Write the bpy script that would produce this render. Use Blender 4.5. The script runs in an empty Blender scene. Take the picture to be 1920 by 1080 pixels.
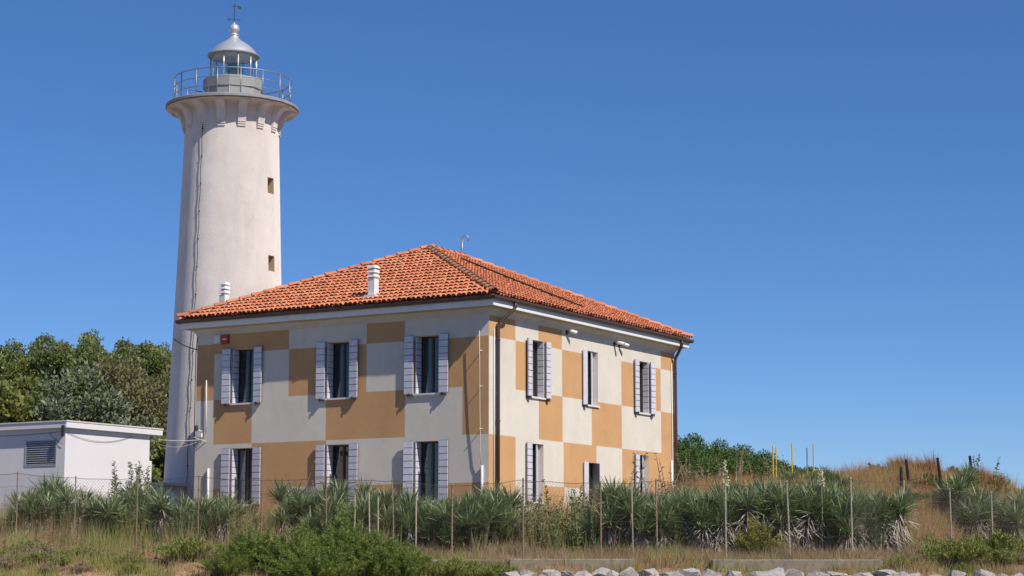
import bpy, bmesh, math, random
import numpy as np
from mathutils import Vector, Matrix

# ---------------------------------------------------------------- camera, sky, sun, exposure
scene = bpy.context.scene
COL = scene.collection
R = math.radians
PITCH = 0.14150530
cam_d = bpy.data.cameras.new('camera')
cam = bpy.data.objects.new('camera', cam_d)
COL.objects.link(cam)
cam.location = (0, 0, 0)
cam.rotation_euler = (math.pi / 2 + PITCH, 0, 0)
cam_d.sensor_width = 36
cam_d.lens = 3655.3 / 1920 * 36
cam_d.clip_start = 0.1
cam_d.clip_end = 9000
scene.camera = cam

HA = Vector((-0.861686, 0.507441, 0))      # along the house's left wall, away from the near corner
HR = Vector((0.507441, 0.861686, 0))       # along the house's right wall, away from the near corner
LIGHT = (HA * 0.96 + HR * 0.25 + Vector((0, 0, -1.0))).normalized()
SUN_EL = math.asin(-LIGHT.z)
SUN_AZ = math.atan2(-LIGHT.x, -LIGHT.y)
world = bpy.data.worlds.new('World')
scene.world = world
world.use_nodes = True
wn = world.node_tree
for n in list(wn.nodes):
    wn.nodes.remove(n)
sky = wn.nodes.new('ShaderNodeTexSky')
sky.sky_type = 'NISHITA'
sky.sun_disc = False
sky.sun_elevation = SUN_EL
sky.sun_rotation = SUN_AZ
sky.altitude = 0
sky.air_density = 0.7
sky.dust_density = 0.0
sky.ozone_density = 10.0
bgd = wn.nodes.new('ShaderNodeBackground')
bgd.inputs[1].default_value = 0.15
wo = wn.nodes.new('ShaderNodeOutputWorld')
hs = wn.nodes.new('ShaderNodeHueSaturation')
hs.inputs['Hue'].default_value = 0.507
hs.inputs['Saturation'].default_value = 1.14
gm_ = wn.nodes.new('ShaderNodeGamma')
gm_.inputs['Gamma'].default_value = 0.83
wn.links.new(sky.outputs[0], gm_.inputs['Color'])
wn.links.new(gm_.outputs[0], hs.inputs['Color'])
wn.links.new(hs.outputs[0], bgd.inputs[0])
wn.links.new(bgd.outputs[0], wo.inputs[0])
sun_d = bpy.data.lights.new('sun', 'SUN')
sun_d.energy = 4.8
sun_d.angle = R(0.53)
sun_d.color = (1.0, 0.93, 0.83)
sun = bpy.data.objects.new('sun', sun_d)
COL.objects.link(sun)
sun.location = (40, -30, 60)
sun.rotation_euler = LIGHT.to_track_quat('-Z', 'Y').to_euler()
scene.view_settings.view_transform = 'Standard'
scene.view_settings.look = 'None'
scene.view_settings.exposure = 0.0
scene.view_settings.gamma = 1.0
scene.cycles.max_bounces = 6
scene.cycles.transparent_max_bounces = 12

rnd = random.Random(7)
rng = np.random.default_rng(11)

# ---------------------------------------------------------------- helpers
def tag(o, label=None, cat=None, group=None, kind=None):
    if label: o['label'] = label
    if cat: o['category'] = cat
    if group: o['group'] = group
    if kind: o['kind'] = kind
    return o

def link(o, parent=None):
    COL.objects.link(o)
    if parent is not None:
        o.parent = parent
    return o

def empty(name, loc=(0, 0, 0), rz=0.0, parent=None):
    o = bpy.data.objects.new(name, None)
    o.empty_display_size = 0.3
    o.location = loc
    o.rotation_euler = (0, 0, rz)
    return link(o, parent)

def obj(name, me, parent=None, loc=(0, 0, 0)):
    o = bpy.data.objects.new(name, me)
    o.location = loc
    return link(o, parent)

def copy_tree(o, parent=None):
    c = o.copy()
    COL.objects.link(c)
    c.parent = parent
    for ch in o.children:
        copy_tree(ch, c)
    return c

class MB:
    """collects vertices and faces into one mesh"""
    def __init__(self):
        self.v, self.f, self.m = [], [], []
    def add(self, vs, fs, mi=0):
        b = len(self.v)
        self.v += [tuple(x) for x in vs]
        self.f += [tuple(b + i for i in f) for f in fs]
        self.m += [mi] * len(fs)
    def hexa(self, c8, mi=0):
        self.add(c8, [(0, 3, 2, 1), (4, 5, 6, 7), (0, 1, 5, 4), (1, 2, 6, 5), (2, 3, 7, 6), (3, 0, 4, 7)], mi)
    def box(self, x0, x1, y0, y1, z0, z1, mi=0):
        self.hexa([(x0, y0, z0), (x1, y0, z0), (x1, y1, z0), (x0, y1, z0),
                   (x0, y0, z1), (x1, y0, z1), (x1, y1, z1), (x0, y1, z1)], mi)
    def tube(self, pts, rad, n=6, mi=0, cap=True, closed=False):
        pts = [Vector(p) for p in pts]
        k = len(pts)
        rs = rad if isinstance(rad, (list, tuple)) else [rad] * k
        b = len(self.v)
        ref = Vector((0.31, 0.17, 0.93))
        for i, p in enumerate(pts):
            if closed:
                d = pts[(i + 1) % k] - pts[i - 1]
            else:
                d = pts[min(i + 1, k - 1)] - pts[max(i - 1, 0)]
            d.normalize()
            if abs(d.dot(ref)) > 0.97:
                ref2 = Vector((0.9, 0.3, 0.1))
            else:
                ref2 = ref
            s = d.cross(ref2).normalized()
            t = d.cross(s)
            for j in range(n):
                a = 2 * math.pi * j / n
                self.v.append(tuple(p + (s * math.cos(a) + t * math.sin(a)) * rs[i]))
        segs = k if closed else k - 1
        for i in range(segs):
            i2 = (i + 1) % k
            for j in range(n):
                self.f.append((b + i * n + j, b + i * n + (j + 1) % n, b + i2 * n + (j + 1) % n, b + i2 * n + j))
                self.m.append(mi)
        if cap and not closed:
            self.f.append(tuple(b + j for j in range(n)))
            self.f.append(tuple(b + (k - 1) * n + j for j in range(n)))
            self.m += [mi, mi]
    def lathe(self, prof, n=48, mi=0, a0=0.0, cap=True):
        b = len(self.v)
        for r, z in prof:
            for j in range(n):
                a = a0 + 2 * math.pi * j / n
                self.v.append((r * math.cos(a), r * math.sin(a), z))
        for i in range(len(prof) - 1):
            for j in range(n):
                self.f.append((b + i * n + j, b + i * n + (j + 1) % n, b + (i + 1) * n + (j + 1) % n, b + (i + 1) * n + j))
                self.m.append(mi)
        if cap:
            for i in (0, len(prof) - 1):
                if prof[i][0] > 1e-4:
                    self.f.append(tuple(b + i * n + j for j in range(n)))
                    self.m.append(mi)
    def sweep_rect(self, prof, lx, ly, mi=0, closed=False):
        """profile of (offset, z) swept round the rectangle 0..lx, 0..ly"""
        b = len(self.v)
        for o, z in prof:
            self.v += [(-o, -o, z), (lx + o, -o, z), (lx + o, ly + o, z), (-o, ly + o, z)]
        k = len(prof)
        for i in range(k if closed else k - 1):
            i2 = (i + 1) % k
            for j in range(4):
                self.f.append((b + i * 4 + j, b + i * 4 + (j + 1) % 4, b + i2 * 4 + (j + 1) % 4, b + i2 * 4 + j))
                self.m.append(mi)
    def mesh(self, name, mats, smooth=False, fix=True):
        me = bpy.data.meshes.new(name)
        me.from_pydata(self.v, [], self.f)
        if not isinstance(mats, (list, tuple)):
            mats = [mats]
        for mt in mats:
            me.materials.append(mt)
        if len(mats) > 1:
            me.polygons.foreach_set('material_index', self.m)
        if fix:
            bm = bmesh.new()
            bm.from_mesh(me)
            bmesh.ops.recalc_face_normals(bm, faces=bm.faces)
            bm.to_mesh(me)
            bm.free()
        if smooth:
            me.polygons.foreach_set('use_smooth', [True] * len(me.polygons))
        me.update()
        return me
    def build(self, name, mats, parent=None, smooth=False, loc=(0, 0, 0), fix=True):
        return obj(name, self.mesh(name, mats, smooth, fix), parent, loc)

def autosmooth(me, ang=40):
    me.polygons.foreach_set('use_smooth', [True] * len(me.polygons))
    me.set_sharp_from_angle(angle=R(ang))

def npmesh(name, V, F, mat, mi=None):
    """V (n,3), F (m,k) numpy arrays"""
    me = bpy.data.meshes.new(name)
    V = np.ascontiguousarray(V, dtype=np.float32)
    F = np.ascontiguousarray(F, dtype=np.int32)
    m, k = F.shape
    me.vertices.add(len(V))
    me.vertices.foreach_set('co', V.ravel())
    me.loops.add(m * k)
    me.loops.foreach_set('vertex_index', F.ravel())
    me.polygons.add(m)
    me.polygons.foreach_set('loop_start', np.arange(0, m * k, k, dtype=np.int32))
    me.polygons.foreach_set('loop_total', np.full(m, k, dtype=np.int32))
    for mm in (mat if isinstance(mat, (list, tuple)) else [mat]):
        me.materials.append(mm)
    if mi is not None:
        me.polygons.foreach_set('material_index', np.ascontiguousarray(mi, dtype=np.int32))
    me.update(calc_edges=True)
    return me

def unit(a):
    return a / np.maximum(np.linalg.norm(a, axis=1, keepdims=True), 1e-9)

def leaf_quads(P, A, l, w, r=rng):
    """rhombic leaves: base points P, axis A (unit), length l, width w"""
    n = len(P)
    S = unit(np.cross(A, unit(r.normal(size=(n, 3)))))
    l = np.broadcast_to(np.asarray(l, float).reshape(-1, 1), (n, 1))
    w = np.broadcast_to(np.asarray(w, float).reshape(-1, 1), (n, 1))
    V = np.empty((n, 4, 3))
    V[:, 0] = P
    V[:, 1] = P + A * l * 0.45 + S * w * 0.5
    V[:, 2] = P + A * l
    V[:, 3] = P + A * l * 0.45 - S * w * 0.5
    return V.reshape(-1, 3), np.arange(n * 4).reshape(n, 4)

def blade_quads(P, A, l, w, droop, r=rng):
    """two-quad blades that bend down by droop"""
    n = len(P)
    up = np.array([0, 0, 1.0])
    S = np.cross(A, up)
    bad = np.linalg.norm(S, axis=1) < 0.05
    S[bad] = [1, 0, 0]
    S = unit(S + 0.25 * r.normal(size=(n, 3)))
    l = np.asarray(l, float).reshape(-1, 1) * np.ones((n, 1))
    w = np.asarray(w, float).reshape(-1, 1) * np.ones((n, 1))
    droop = np.asarray(droop, float).reshape(-1, 1) * np.ones((n, 1))
    M = P + A * l * 0.5 - up * droop * l * 0.12
    T = P + A * l * 0.96 - up * droop * l * 0.45
    V = np.empty((n, 6, 3))
    V[:, 0] = P - S * w * 0.32
    V[:, 1] = P + S * w * 0.32
    V[:, 2] = M + S * w * 0.5
    V[:, 3] = M - S * w * 0.5
    V[:, 4] = T + S * w * 0.06
    V[:, 5] = T - S * w * 0.06
    b = np.arange(n)[:, None] * 6
    F = np.concatenate([b + np.array([[0, 1, 2, 3]]), b + np.array([[3, 2, 4, 5]])], axis=1).reshape(-1, 4)
    return V.reshape(-1, 3), F

# ---------------------------------------------------------------- materials
def _n(nt, t, **kw):
    n = nt.nodes.new(t)
    for k, v in kw.items():
        setattr(n, k, v)
    return n

def material(name, col, rough=0.8, var=0.1, scale=2.0, bump=0.0, bscale=40.0, metallic=0.0, spec=0.3,
             col2=None, island=False, streak=0.0, stretch=(1, 1, 1), stain=None, stain_amt=0.0, translucent=0.0,
             tilehash=False, world=False):
    m = bpy.data.materials.new(name)
    m.use_nodes = True
    nt = m.node_tree
    bs = nt.nodes['Principled BSDF']
    L = nt.links.new
    tc = _n(nt, 'ShaderNodeTexCoord')
    SRC = _n(nt, 'ShaderNodeNewGeometry').outputs['Position'] if world else tc.outputs['Object']
    mp = _n(nt, 'ShaderNodeMapping')
    mp.inputs['Scale'].default_value = stretch
    L(SRC, mp.inputs[0])
    nz = _n(nt, 'ShaderNodeTexNoise')
    nz.inputs['Scale'].default_value = scale
    nz.inputs['Detail'].default_value = 6
    nz.inputs['Roughness'].default_value = 0.62
    L(mp.outputs[0], nz.inputs['Vector'])
    def rgba(c, k=1.0):
        return (min(c[0] * k, 1), min(c[1] * k, 1), min(c[2] * k, 1), 1)
    mx = _n(nt, 'ShaderNodeMix', data_type='RGBA')
    mr = _n(nt, 'ShaderNodeMapRange')
    mr.inputs[1].default_value = 0.3
    mr.inputs[2].default_value = 0.7
    L(nz.outputs['Fac'], mr.inputs[0])
    L(mr.outputs[0], mx.inputs['Factor'])
    mx.inputs['A'].default_value = rgba(col, 1 - var)
    mx.inputs['B'].default_value = rgba(col, 1 + var)
    out = mx.outputs['Result']
    if island or tilehash:
        ge = _n(nt, 'ShaderNodeNewGeometry')
        src = ge.outputs['Random Per Island']
        if tilehash:
            oi = _n(nt, 'ShaderNodeObjectInfo')
            ad = _n(nt, 'ShaderNodeMath', operation='ADD')
            L(src, ad.inputs[0])
            L(oi.outputs['Random'], ad.inputs[1])
            wh = _n(nt, 'ShaderNodeTexWhiteNoise', noise_dimensions='1D')
            L(ad.outputs[0], wh.inputs['W'])
            src = wh.outputs['Value']
        m2 = _n(nt, 'ShaderNodeMix', data_type='RGBA')
        L(src, m2.inputs['Factor'])
        L(out, m2.inputs['A'])
        m2.inputs['B'].default_value = rgba(col2 or col)
        out = m2.outputs['Result']
    if streak > 0:
        mp2 = _n(nt, 'ShaderNodeMapping')
        mp2.inputs['Scale'].default_value = (2.6, 2.6, 0.5)
        L(SRC, mp2.inputs[0])
        n2 = _n(nt, 'ShaderNodeTexNoise')
        n2.inputs['Scale'].default_value = 1.0
        n2.inputs['Detail'].default_value = 8
        L(mp2.outputs[0], n2.inputs['Vector'])
        r2 = _n(nt, 'ShaderNodeMapRange')
        r2.inputs[1].default_value = 0.48
        r2.inputs[2].default_value = 0.75
        r2.inputs[3].default_value = 0.0
        r2.inputs[4].default_value = streak
        L(n2.outputs['Fac'], r2.inputs[0])
        m3 = _n(nt, 'ShaderNodeMix', data_type='RGBA')
        L(r2.outputs[0], m3.inputs['Factor'])
        L(out, m3.inputs['A'])
        m3.inputs['B'].default_value = rgba(stain or (col[0] * 0.45, col[1] * 0.43, col[2] * 0.4))
        out = m3.outputs['Result']
    if stain_amt > 0:
        n4 = _n(nt, 'ShaderNodeTexNoise')
        n4.inputs['Scale'].default_value = scale * 3.1
        n4.inputs['Detail'].default_value = 9
        L(SRC, n4.inputs['Vector'])
        r4 = _n(nt, 'ShaderNodeMapRange')
        r4.inputs[1].default_value = 0.52
        r4.inputs[2].default_value = 0.72
        r4.inputs[4].default_value = stain_amt
        L(n4.outputs['Fac'], r4.inputs[0])
        m4 = _n(nt, 'ShaderNodeMix', data_type='RGBA')
        L(r4.outputs[0], m4.inputs['Factor'])
        L(out, m4.inputs['A'])
        m4.inputs['B'].default_value = rgba(stain or (0.1, 0.09, 0.08))
        out = m4.outputs['Result']
    L(out, bs.inputs['Base Color'])
    bs.inputs['Roughness'].default_value = rough
    bs.inputs['Metallic'].default_value = metallic
    if rough >= 0.88:
        bs.inputs['Diffuse Roughness'].default_value = 1.0
    bs.inputs['Specular IOR Level'].default_value = spec
    if bump > 0:
        nb = _n(nt, 'ShaderNodeTexNoise')
        nb.inputs['Scale'].default_value = bscale
        nb.inputs['Detail'].default_value = 5
        L(SRC, nb.inputs['Vector'])
        bp = _n(nt, 'ShaderNodeBump')
        bp.inputs['Strength'].default_value = bump
        bp.inputs['Distance'].default_value = 0.02
        L(nb.outputs['Fac'], bp.inputs['Height'])
        L(bp.outputs[0], bs.inputs['Normal'])
    if translucent > 0:
        tr = _n(nt, 'ShaderNodeBsdfTranslucent')
        L(out, tr.inputs['Color'])
        ms = _n(nt, 'ShaderNodeMixShader')
        ms.inputs[0].default_value = translucent
        L(bs.outputs[0], ms.inputs[1])
        L(tr.outputs[0], ms.inputs[2])
        L(ms.outputs[0], nt.nodes['Material Output'].inputs['Surface'])
    return m

def glass_material(name):
    m = bpy.data.materials.new(name)
    m.use_nodes = True
    nt = m.node_tree
    nt.nodes.remove(nt.nodes['Principled BSDF'])
    lw = _n(nt, 'ShaderNodeLayerWeight')
    lw.inputs['Blend'].default_value = 0.5
    pw = _n(nt, 'ShaderNodeMath', operation='POWER')
    pw.inputs[1].default_value = 3.5
    nt.links.new(lw.outputs['Facing'], pw.inputs[0])
    fr = _n(nt, 'ShaderNodeMapRange')
    fr.inputs[3].default_value = 0.12
    fr.inputs[4].default_value = 0.95
    nt.links.new(pw.outputs[0], fr.inputs[0])
    gl = _n(nt, 'ShaderNodeBsdfGlossy')
    gl.inputs['Roughness'].default_value = 0.01
    tr = _n(nt, 'ShaderNodeBsdfTransparent')
    tr.inputs['Color'].default_value = (0.86, 0.9, 0.88, 1)
    ms = _n(nt, 'ShaderNodeMixShader')
    nt.links.new(fr.outputs[0], ms.inputs[0])
    nt.links.new(tr.outputs[0], ms.inputs[1])
    nt.links.new(gl.outputs[0], ms.inputs[2])
    nt.links.new(ms.outputs[0], nt.nodes['Material Output'].inputs['Surface'])
    return m

M = {}
M['cream'] = material('cream_plaster', (0.73, 0.675, 0.58), 0.9, 0.06, 0.7, 0.3, 45, streak=0.12, stain_amt=0.14, stain=(0.48, 0.44, 0.38), spec=0.15)
M['ochre'] = material('ochre_plaster', (0.63, 0.375, 0.18), 0.9, 0.07, 0.7, 0.3, 45, streak=0.11, stain_amt=0.16, stain=(0.42, 0.235, 0.10), spec=0.15)
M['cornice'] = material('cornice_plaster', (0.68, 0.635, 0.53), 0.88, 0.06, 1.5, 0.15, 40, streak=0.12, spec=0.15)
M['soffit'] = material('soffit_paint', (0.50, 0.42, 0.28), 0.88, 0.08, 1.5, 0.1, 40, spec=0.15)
M['tower'] = material('tower_plaster', (0.82, 0.75, 0.685), 0.92, 0.06, 0.7, 0.5, 16, streak=0.16, stain_amt=0.12, stain=(0.42, 0.38, 0.34), spec=0.12)
M['recess'] = material('ochre_recess_paint', (0.62, 0.45, 0.27), 0.9, 0.08, 3, 0.3, 20)
M['deck_grey'] = material('deck_grey_paint', (0.30, 0.30, 0.31), 0.6, 0.15, 3, 0.1)
M['metal'] = material('galvanised_metal', (0.36, 0.37, 0.39), 0.5, 0.1, 6, 0.05, metallic=0.75)
M['dome'] = material('dome_silver_paint', (0.66, 0.65, 0.67), 0.38, 0.08, 2, 0.05, 12, metallic=0.55)
M['drum'] = material('drum_grey_panel', (0.34, 0.325, 0.305), 0.6, 0.1, 2.5, 0.1, metallic=0.1)
M['dark_metal'] = material('dark_iron', (0.05, 0.048, 0.05), 0.6, 0.2, 8)
M['lens'] = material('lens_green_glass', (0.10, 0.22, 0.16), 0.15, 0.1, 4, spec=0.6)
M['glass'] = glass_material('window_glass')
M['shutter'] = material('shutter_paint', (0.635, 0.62, 0.67), 0.62, 0.07, 5, 0.15, 30, streak=0.18, stain=(0.38, 0.36, 0.42))
M['shutter_back_shade'] = material('shutter_backing_gap_shade', (0.20, 0.19, 0.22), 0.75, 0.1, 5, 0.1, 30)  # panel behind the boards, coloured dark to paint in the shadow of their gaps
M['frame'] = material('window_frame_wood', (0.10, 0.075, 0.055), 0.6, 0.15, 8)
M['frame_white'] = material('window_frame_white', (0.66, 0.66, 0.67), 0.55, 0.06, 5)
M['sill'] = material('sill_stone', (0.70, 0.68, 0.65), 0.7, 0.08, 5, 0.1)
M['curtain'] = material('curtain_cloth', (0.55, 0.55, 0.54), 0.9, 0.1, 6, 0.2, 18)
M['interior'] = material('interior_paint', (0.32, 0.30, 0.27), 0.9, 0.05, 1)
M['tile'] = material('terracotta_tile', (0.54, 0.168, 0.08), 0.82, 0.24, 1.1, 0.25, 60, col2=(0.68, 0.28, 0.145), tilehash=True, world=True, spec=0.2, stain=(0.25, 0.12, 0.08), stain_amt=0.6)
M['tile_old'] = material('weathered_ridge_tile', (0.40, 0.19, 0.12), 0.88, 0.2, 7, 0.3, 50, col2=(0.52, 0.24, 0.14), tilehash=True, spec=0.15, stain=(0.14, 0.11, 0.08), stain_amt=0.7)
M['roofdeck'] = material('roof_under_tiles', (0.42, 0.15, 0.075), 0.9, 0.15, 3)
M['gutter'] = material('brown_gutter', (0.075, 0.045, 0.038), 0.45, 0.15, 4, spec=0.4)
M['white_paint'] = material('white_chimney_paint', (0.78, 0.77, 0.75), 0.8, 0.05, 4, 0.15)
M['red_plastic'] = material('red_plastic', (0.42, 0.045, 0.035), 0.45, 0.05, 4)
M['pvc'] = material('white_pvc', (0.72, 0.71, 0.68), 0.5, 0.06, 4)
M['cable'] = material('black_cable', (0.035, 0.033, 0.032), 0.6, 0.1, 5)
M['cable_pale'] = material('pale_cable', (0.55, 0.53, 0.48), 0.6, 0.1, 5)
M['shed'] = material('shed_white_paint', (0.72, 0.70, 0.70), 0.9, 0.03, 0.8, 0.2, 35, streak=0.05, stain=(0.5, 0.49, 0.47), spec=0.12)
M['louvre'] = material('grey_louvre', (0.46, 0.47, 0.50), 0.5, 0.08, 4, metallic=0.2)
M['blue'] = material('blue_paint', (0.02, 0.12, 0.22), 0.5, 0.1, 4)
M['concrete'] = material('kerb_concrete', (0.36, 0.30, 0.22), 0.92, 0.22, 3, 0.5, 30, streak=0.35, stain_amt=0.6, stain=(0.16, 0.125, 0.085))
M['rock'] = material('limestone_rock', (0.46, 0.42, 0.385), 0.92, 0.16, 4, 0.6, 14, stain_amt=0.8, stain=(0.20, 0.18, 0.16))
M['rust'] = material('rusty_post_paint', (0.34, 0.235, 0.165), 0.85, 0.18, 7, 0.2, 30, stain_amt=0.8, stain=(0.20, 0.085, 0.04), spec=0.15)
M['post_pale'] = material('pale_post', (0.44, 0.37, 0.28), 0.85, 0.14, 7, 0.2, 30, stain_amt=0.6, stain=(0.25, 0.15, 0.08), spec=0.15)
M['wire'] = material('fence_wire', (0.17, 0.145, 0.12), 0.6, 0.2, 7, metallic=0.3)
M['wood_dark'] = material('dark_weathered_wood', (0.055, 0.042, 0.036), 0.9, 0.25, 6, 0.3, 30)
M['stake_yellow'] = material('yellow_stake', (0.62, 0.44, 0.03), 0.7, 0.12, 6)
M['bark'] = material('bark', (0.13, 0.10, 0.075), 0.95, 0.25, 6, 0.5, 20)
M['yucca'] = material('yucca_leaf', (0.105, 0.165, 0.06), 0.45, 0.2, 3, col2=(0.37, 0.42, 0.20), island=True, spec=0.5, translucent=0.2)
M['yucca_dead'] = material('dead_yucca_leaf', (0.36, 0.30, 0.23), 0.9, 0.2, 3, col2=(0.64, 0.57, 0.48), island=True, spec=0.15)
M['bloom'] = material('cream_bloom', (0.55, 0.53, 0.28), 0.8, 0.1, 3, col2=(0.66, 0.63, 0.42), island=True, translucent=0.3)
M['stalk'] = material('green_stalk', (0.24, 0.26, 0.12), 0.8, 0.15, 5)
M['weed'] = material('weed_leaf', (0.12, 0.145, 0.045), 0.7, 0.2, 3, col2=(0.29, 0.28, 0.12), island=True, translucent=0.2, spec=0.2)
M['weed_dry'] = material('dry_weed', (0.26, 0.19, 0.115), 0.9, 0.2, 3, col2=(0.46, 0.35, 0.22), island=True, spec=0.1)
M['tree_leaf'] = material('poplar_leaf', (0.13, 0.165, 0.045), 0.36, 0.2, 0.8, col2=(0.33, 0.36, 0.14), island=True, translucent=0.45, spec=0.45)
M['tree_leaf2'] = material('bright_tree_leaf', (0.14, 0.18, 0.04), 0.4, 0.2, 0.8, col2=(0.36, 0.38, 0.12), island=True, translucent=0.45, spec=0.4)
M['olive'] = material('grey_green_leaf', (0.12, 0.145, 0.075), 0.6, 0.2, 1, col2=(0.25, 0.275, 0.175), island=True, translucent=0.15)
M['brown_leaf'] = material('brown_scrub_leaf', (0.15, 0.15, 0.07), 0.8, 0.2, 1, col2=(0.29, 0.26, 0.13), island=True, spec=0.1, translucent=0.25)
M['pine'] = material('pine_needle', (0.055, 0.11, 0.022), 0.6, 0.25, 0.7, col2=(0.13, 0.19, 0.045), island=True, translucent=0.15, spec=0.25)
M['fresh'] = material('fresh_shrub_leaf', (0.10, 0.165, 0.03), 0.6, 0.2, 1.2, col2=(0.30, 0.35, 0.085), island=True, translucent=0.25, spec=0.25)
M['yellowgreen'] = material('yellow_green_leaf', (0.20, 0.22, 0.035), 0.6, 0.2, 1.2, col2=(0.40, 0.38, 0.08), island=True, translucent=0.25, spec=0.25)
M['straw'] = material('straw_grass', (0.36, 0.235, 0.11), 0.9, 0.25, 0.5, col2=(0.58, 0.45, 0.26), island=True, spec=0.1, translucent=0.2)
M['orange_grass'] = material('orange_dune_grass', (0.42, 0.22, 0.085), 0.9, 0.25, 0.5, col2=(0.64, 0.42, 0.21), island=True, spec=0.1, translucent=0.2)
M['green_grass'] = material('green_grass', (0.16, 0.20, 0.04), 0.8, 0.25, 0.5, col2=(0.38, 0.39, 0.12), island=True, spec=0.15, translucent=0.2)
M['water'] = material('water', (0.02, 0.06, 0.07), 0.08, 0.2, 0.5, 0.3, 3, spec=0.5)

def ground_material():
    m = material('sandy_soil', (0.31, 0.21, 0.125), 0.97, 0.28, 0.6, 0.6, 9, spec=0.08, stain_amt=0.7, stain=(0.15, 0.13, 0.065))
    return m
M['ground'] = ground_material()

# ---------------------------------------------------------------- terrain
HC = Vector((-0.70914, 59.5, 0))           # near corner of the house
LX, LY = 13.068, 11.486                    # right wall length, left wall length
ZG = 1.15                                  # ground level round the house
HOUSE_ROT = math.atan2(HR.y, HR.x)

def sstep(t, a, b):
    t = np.clip((t - a) / (b - a), 0, 1)
    return t * t * (3 - 2 * t)

def gh(x, y):
    x = np.asarray(x, float)
    y = np.asarray(y, float)
    z = -2.4 + 1.9 * sstep(y, 37.0, 43.6) + 0.55 * sstep(y, 43.2, 46.3) + 0.15 * sstep(y, 46.0, 48.0)
    yf = 47.0 + 1.3 * np.maximum(x - 8.0, 0)          # the fence line: the dune rises behind it
    t = y - yf
    z = z + 0.95 * sstep(t, 0.6, 9.0)
    dist = (x - HC.x) * (-HA.x) + (y - HC.y) * (-HA.y)
    dune = sstep(dist, 2.0, 7.0) * sstep(t, 1.0, 13.0 - 4.5 * sstep(x, 9.0, 13.0)) * 1.5 * (0.68 + 0.32 * sstep(x, 7.5, 12.0))
    dune = dune * (1 - 0.3 * sstep(y, 68, 82)) * (1 + 0.03 * np.sin(x * 0.55 + 0.6) + 0.04 * np.sin(x * 1.3 + y * 0.3))
    z = z + dune
    bumps = 0.05 * np.sin(x * 1.7 + 0.7 * y) + 0.04 * np.sin(2.9 * x - 1.3 * y + 1) + 0.03 * np.sin(4.3 * y + 1.1 * x)
    z = z + bumps * sstep(y, 42, 45) * (1 - sstep(y, 75, 95))
    return z

def gz(x, y):
    return float(gh(x, y))

def px_x(px, y, z=0.5):
    return (px - 960) / 3655.3 * (y * math.cos(PITCH) + z * math.sin(PITCH))

def axis(lo, hi, parts):
    return parts
xs = np.unique(np.concatenate([np.linspace(-3000, -60, 14), np.linspace(-60, -20, 12), np.linspace(-20, 20, 140), np.linspace(20, 60, 12), np.linspace(60, 3000, 14)]))
ys = np.unique(np.concatenate([np.linspace(-300, 34, 10), np.linspace(34, 72, 150), np.linspace(72, 110, 30), np.linspace(110, 4000, 14)]))
GX, GY = np.meshgrid(xs, ys)
GZ = gh(GX, GY)
nx, ny = len(xs), len(ys)
V = np.stack([GX, GY, GZ], -1).reshape(-1, 3)
I = np.arange(nx * ny).reshape(ny, nx)
F = np.stack([I[:-1, :-1], I[:-1, 1:], I[1:, 1:], I[1:, :-1]], -1).reshape(-1, 4)
gm = npmesh('ground', V, F, M['ground'])
gm.polygons.foreach_set('use_smooth', [True] * len(gm.polygons))
ground = tag(obj('ground', gm), kind='structure')
wv = np.array([(-3000, -400, -1.7), (3000, -400, -1.7), (3000, 40.6, -1.7), (-3000, 40.6, -1.7)], float)
tag(obj('water', npmesh('water', wv, np.array([[0, 1, 2, 3]]), M['water'])), kind='structure')

# ---------------------------------------------------------------- house
house = empty('keeper_house', (HC.x, HC.y, ZG), HOUSE_ROT)
tag(house, 'two-storey house with cream and ochre checkered walls and a red tiled roof', 'house')
zA, zB, zC, zD = 7.0046 - ZG, 5.4657 - ZG, 3.983 - ZG, 2.5204 - ZG
zE = 7.348 - ZG
ZT = 6.62                                   # top of walls (local)

def WL(u, z, d):                            # left wall: d is depth into the wall
    return (d, u, z)
def WR(u, z, d):
    return (u, d, z)

UP0, UP1 = 7.14 - ZG, 5.3125 - ZG           # upper windows: head, sill
LO0, LO1 = 3.834 - ZG, 1.98 - ZG
left_open = [(9.02, 9.98, UP1, UP0), (5.17, 6.12, UP1, UP0), (1.78, 2.71, UP1, UP0),
             (9.00, 9.94, LO1, LO0), (5.15, 6.09, LO1, LO0), (1.77, 2.70, LO1, LO0)]
right_open = [(2.53, 3.42, UP1, UP0), (6.27, 7.12, UP1, UP0), (10.06, 10.95, UP1, UP0),
              (2.52, 3.38, LO1, LO0), (6.31, 7.16, 0.05, 3.40 - ZG), (10.03, 10.88, LO1, LO0)]
# ochre rectangles (u0, u1, z0, z1); the rest is cream
left_ochre = [(7.64, 10.755, zA, ZT), (10.74, LY, zB, zE), (3.10, 4.555, zA, ZT), (4.555, 7.63, zB, zA),
              (0, 3.10, zB, zA), (9.12, 10.71, zC, zB), (3.07, 6.12, zC, zB), (0, 0.954, zC, zB),
              (6.10, 9.10, zD, zC), (7.67, 10.68, 0, zD), (0, 6.08, 0, zD), (10.74, 10.755, zE, zA)]
right_ochre = [(0, 1.61, zA, ZT), (3.07, 4.615, zA, ZT), (11.93, LX, zA, ZT), (1.62, 3.07, zB, zA),
               (4.62, 6.70, zB, zA), (8.84, 11.915, zB, zA), (3.085, 4.645, zC, zB), (6.66, 8.845, zC, zB),
               (11.917, LX, zC, zB), (0, 1.617, 0, zC), (4.70, 6.98, zD, zC), (8.856, LX, 0, zC),
               (3.16, 4.76, 0, zD), (6.66, 8.48, 0, zD)]

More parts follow.
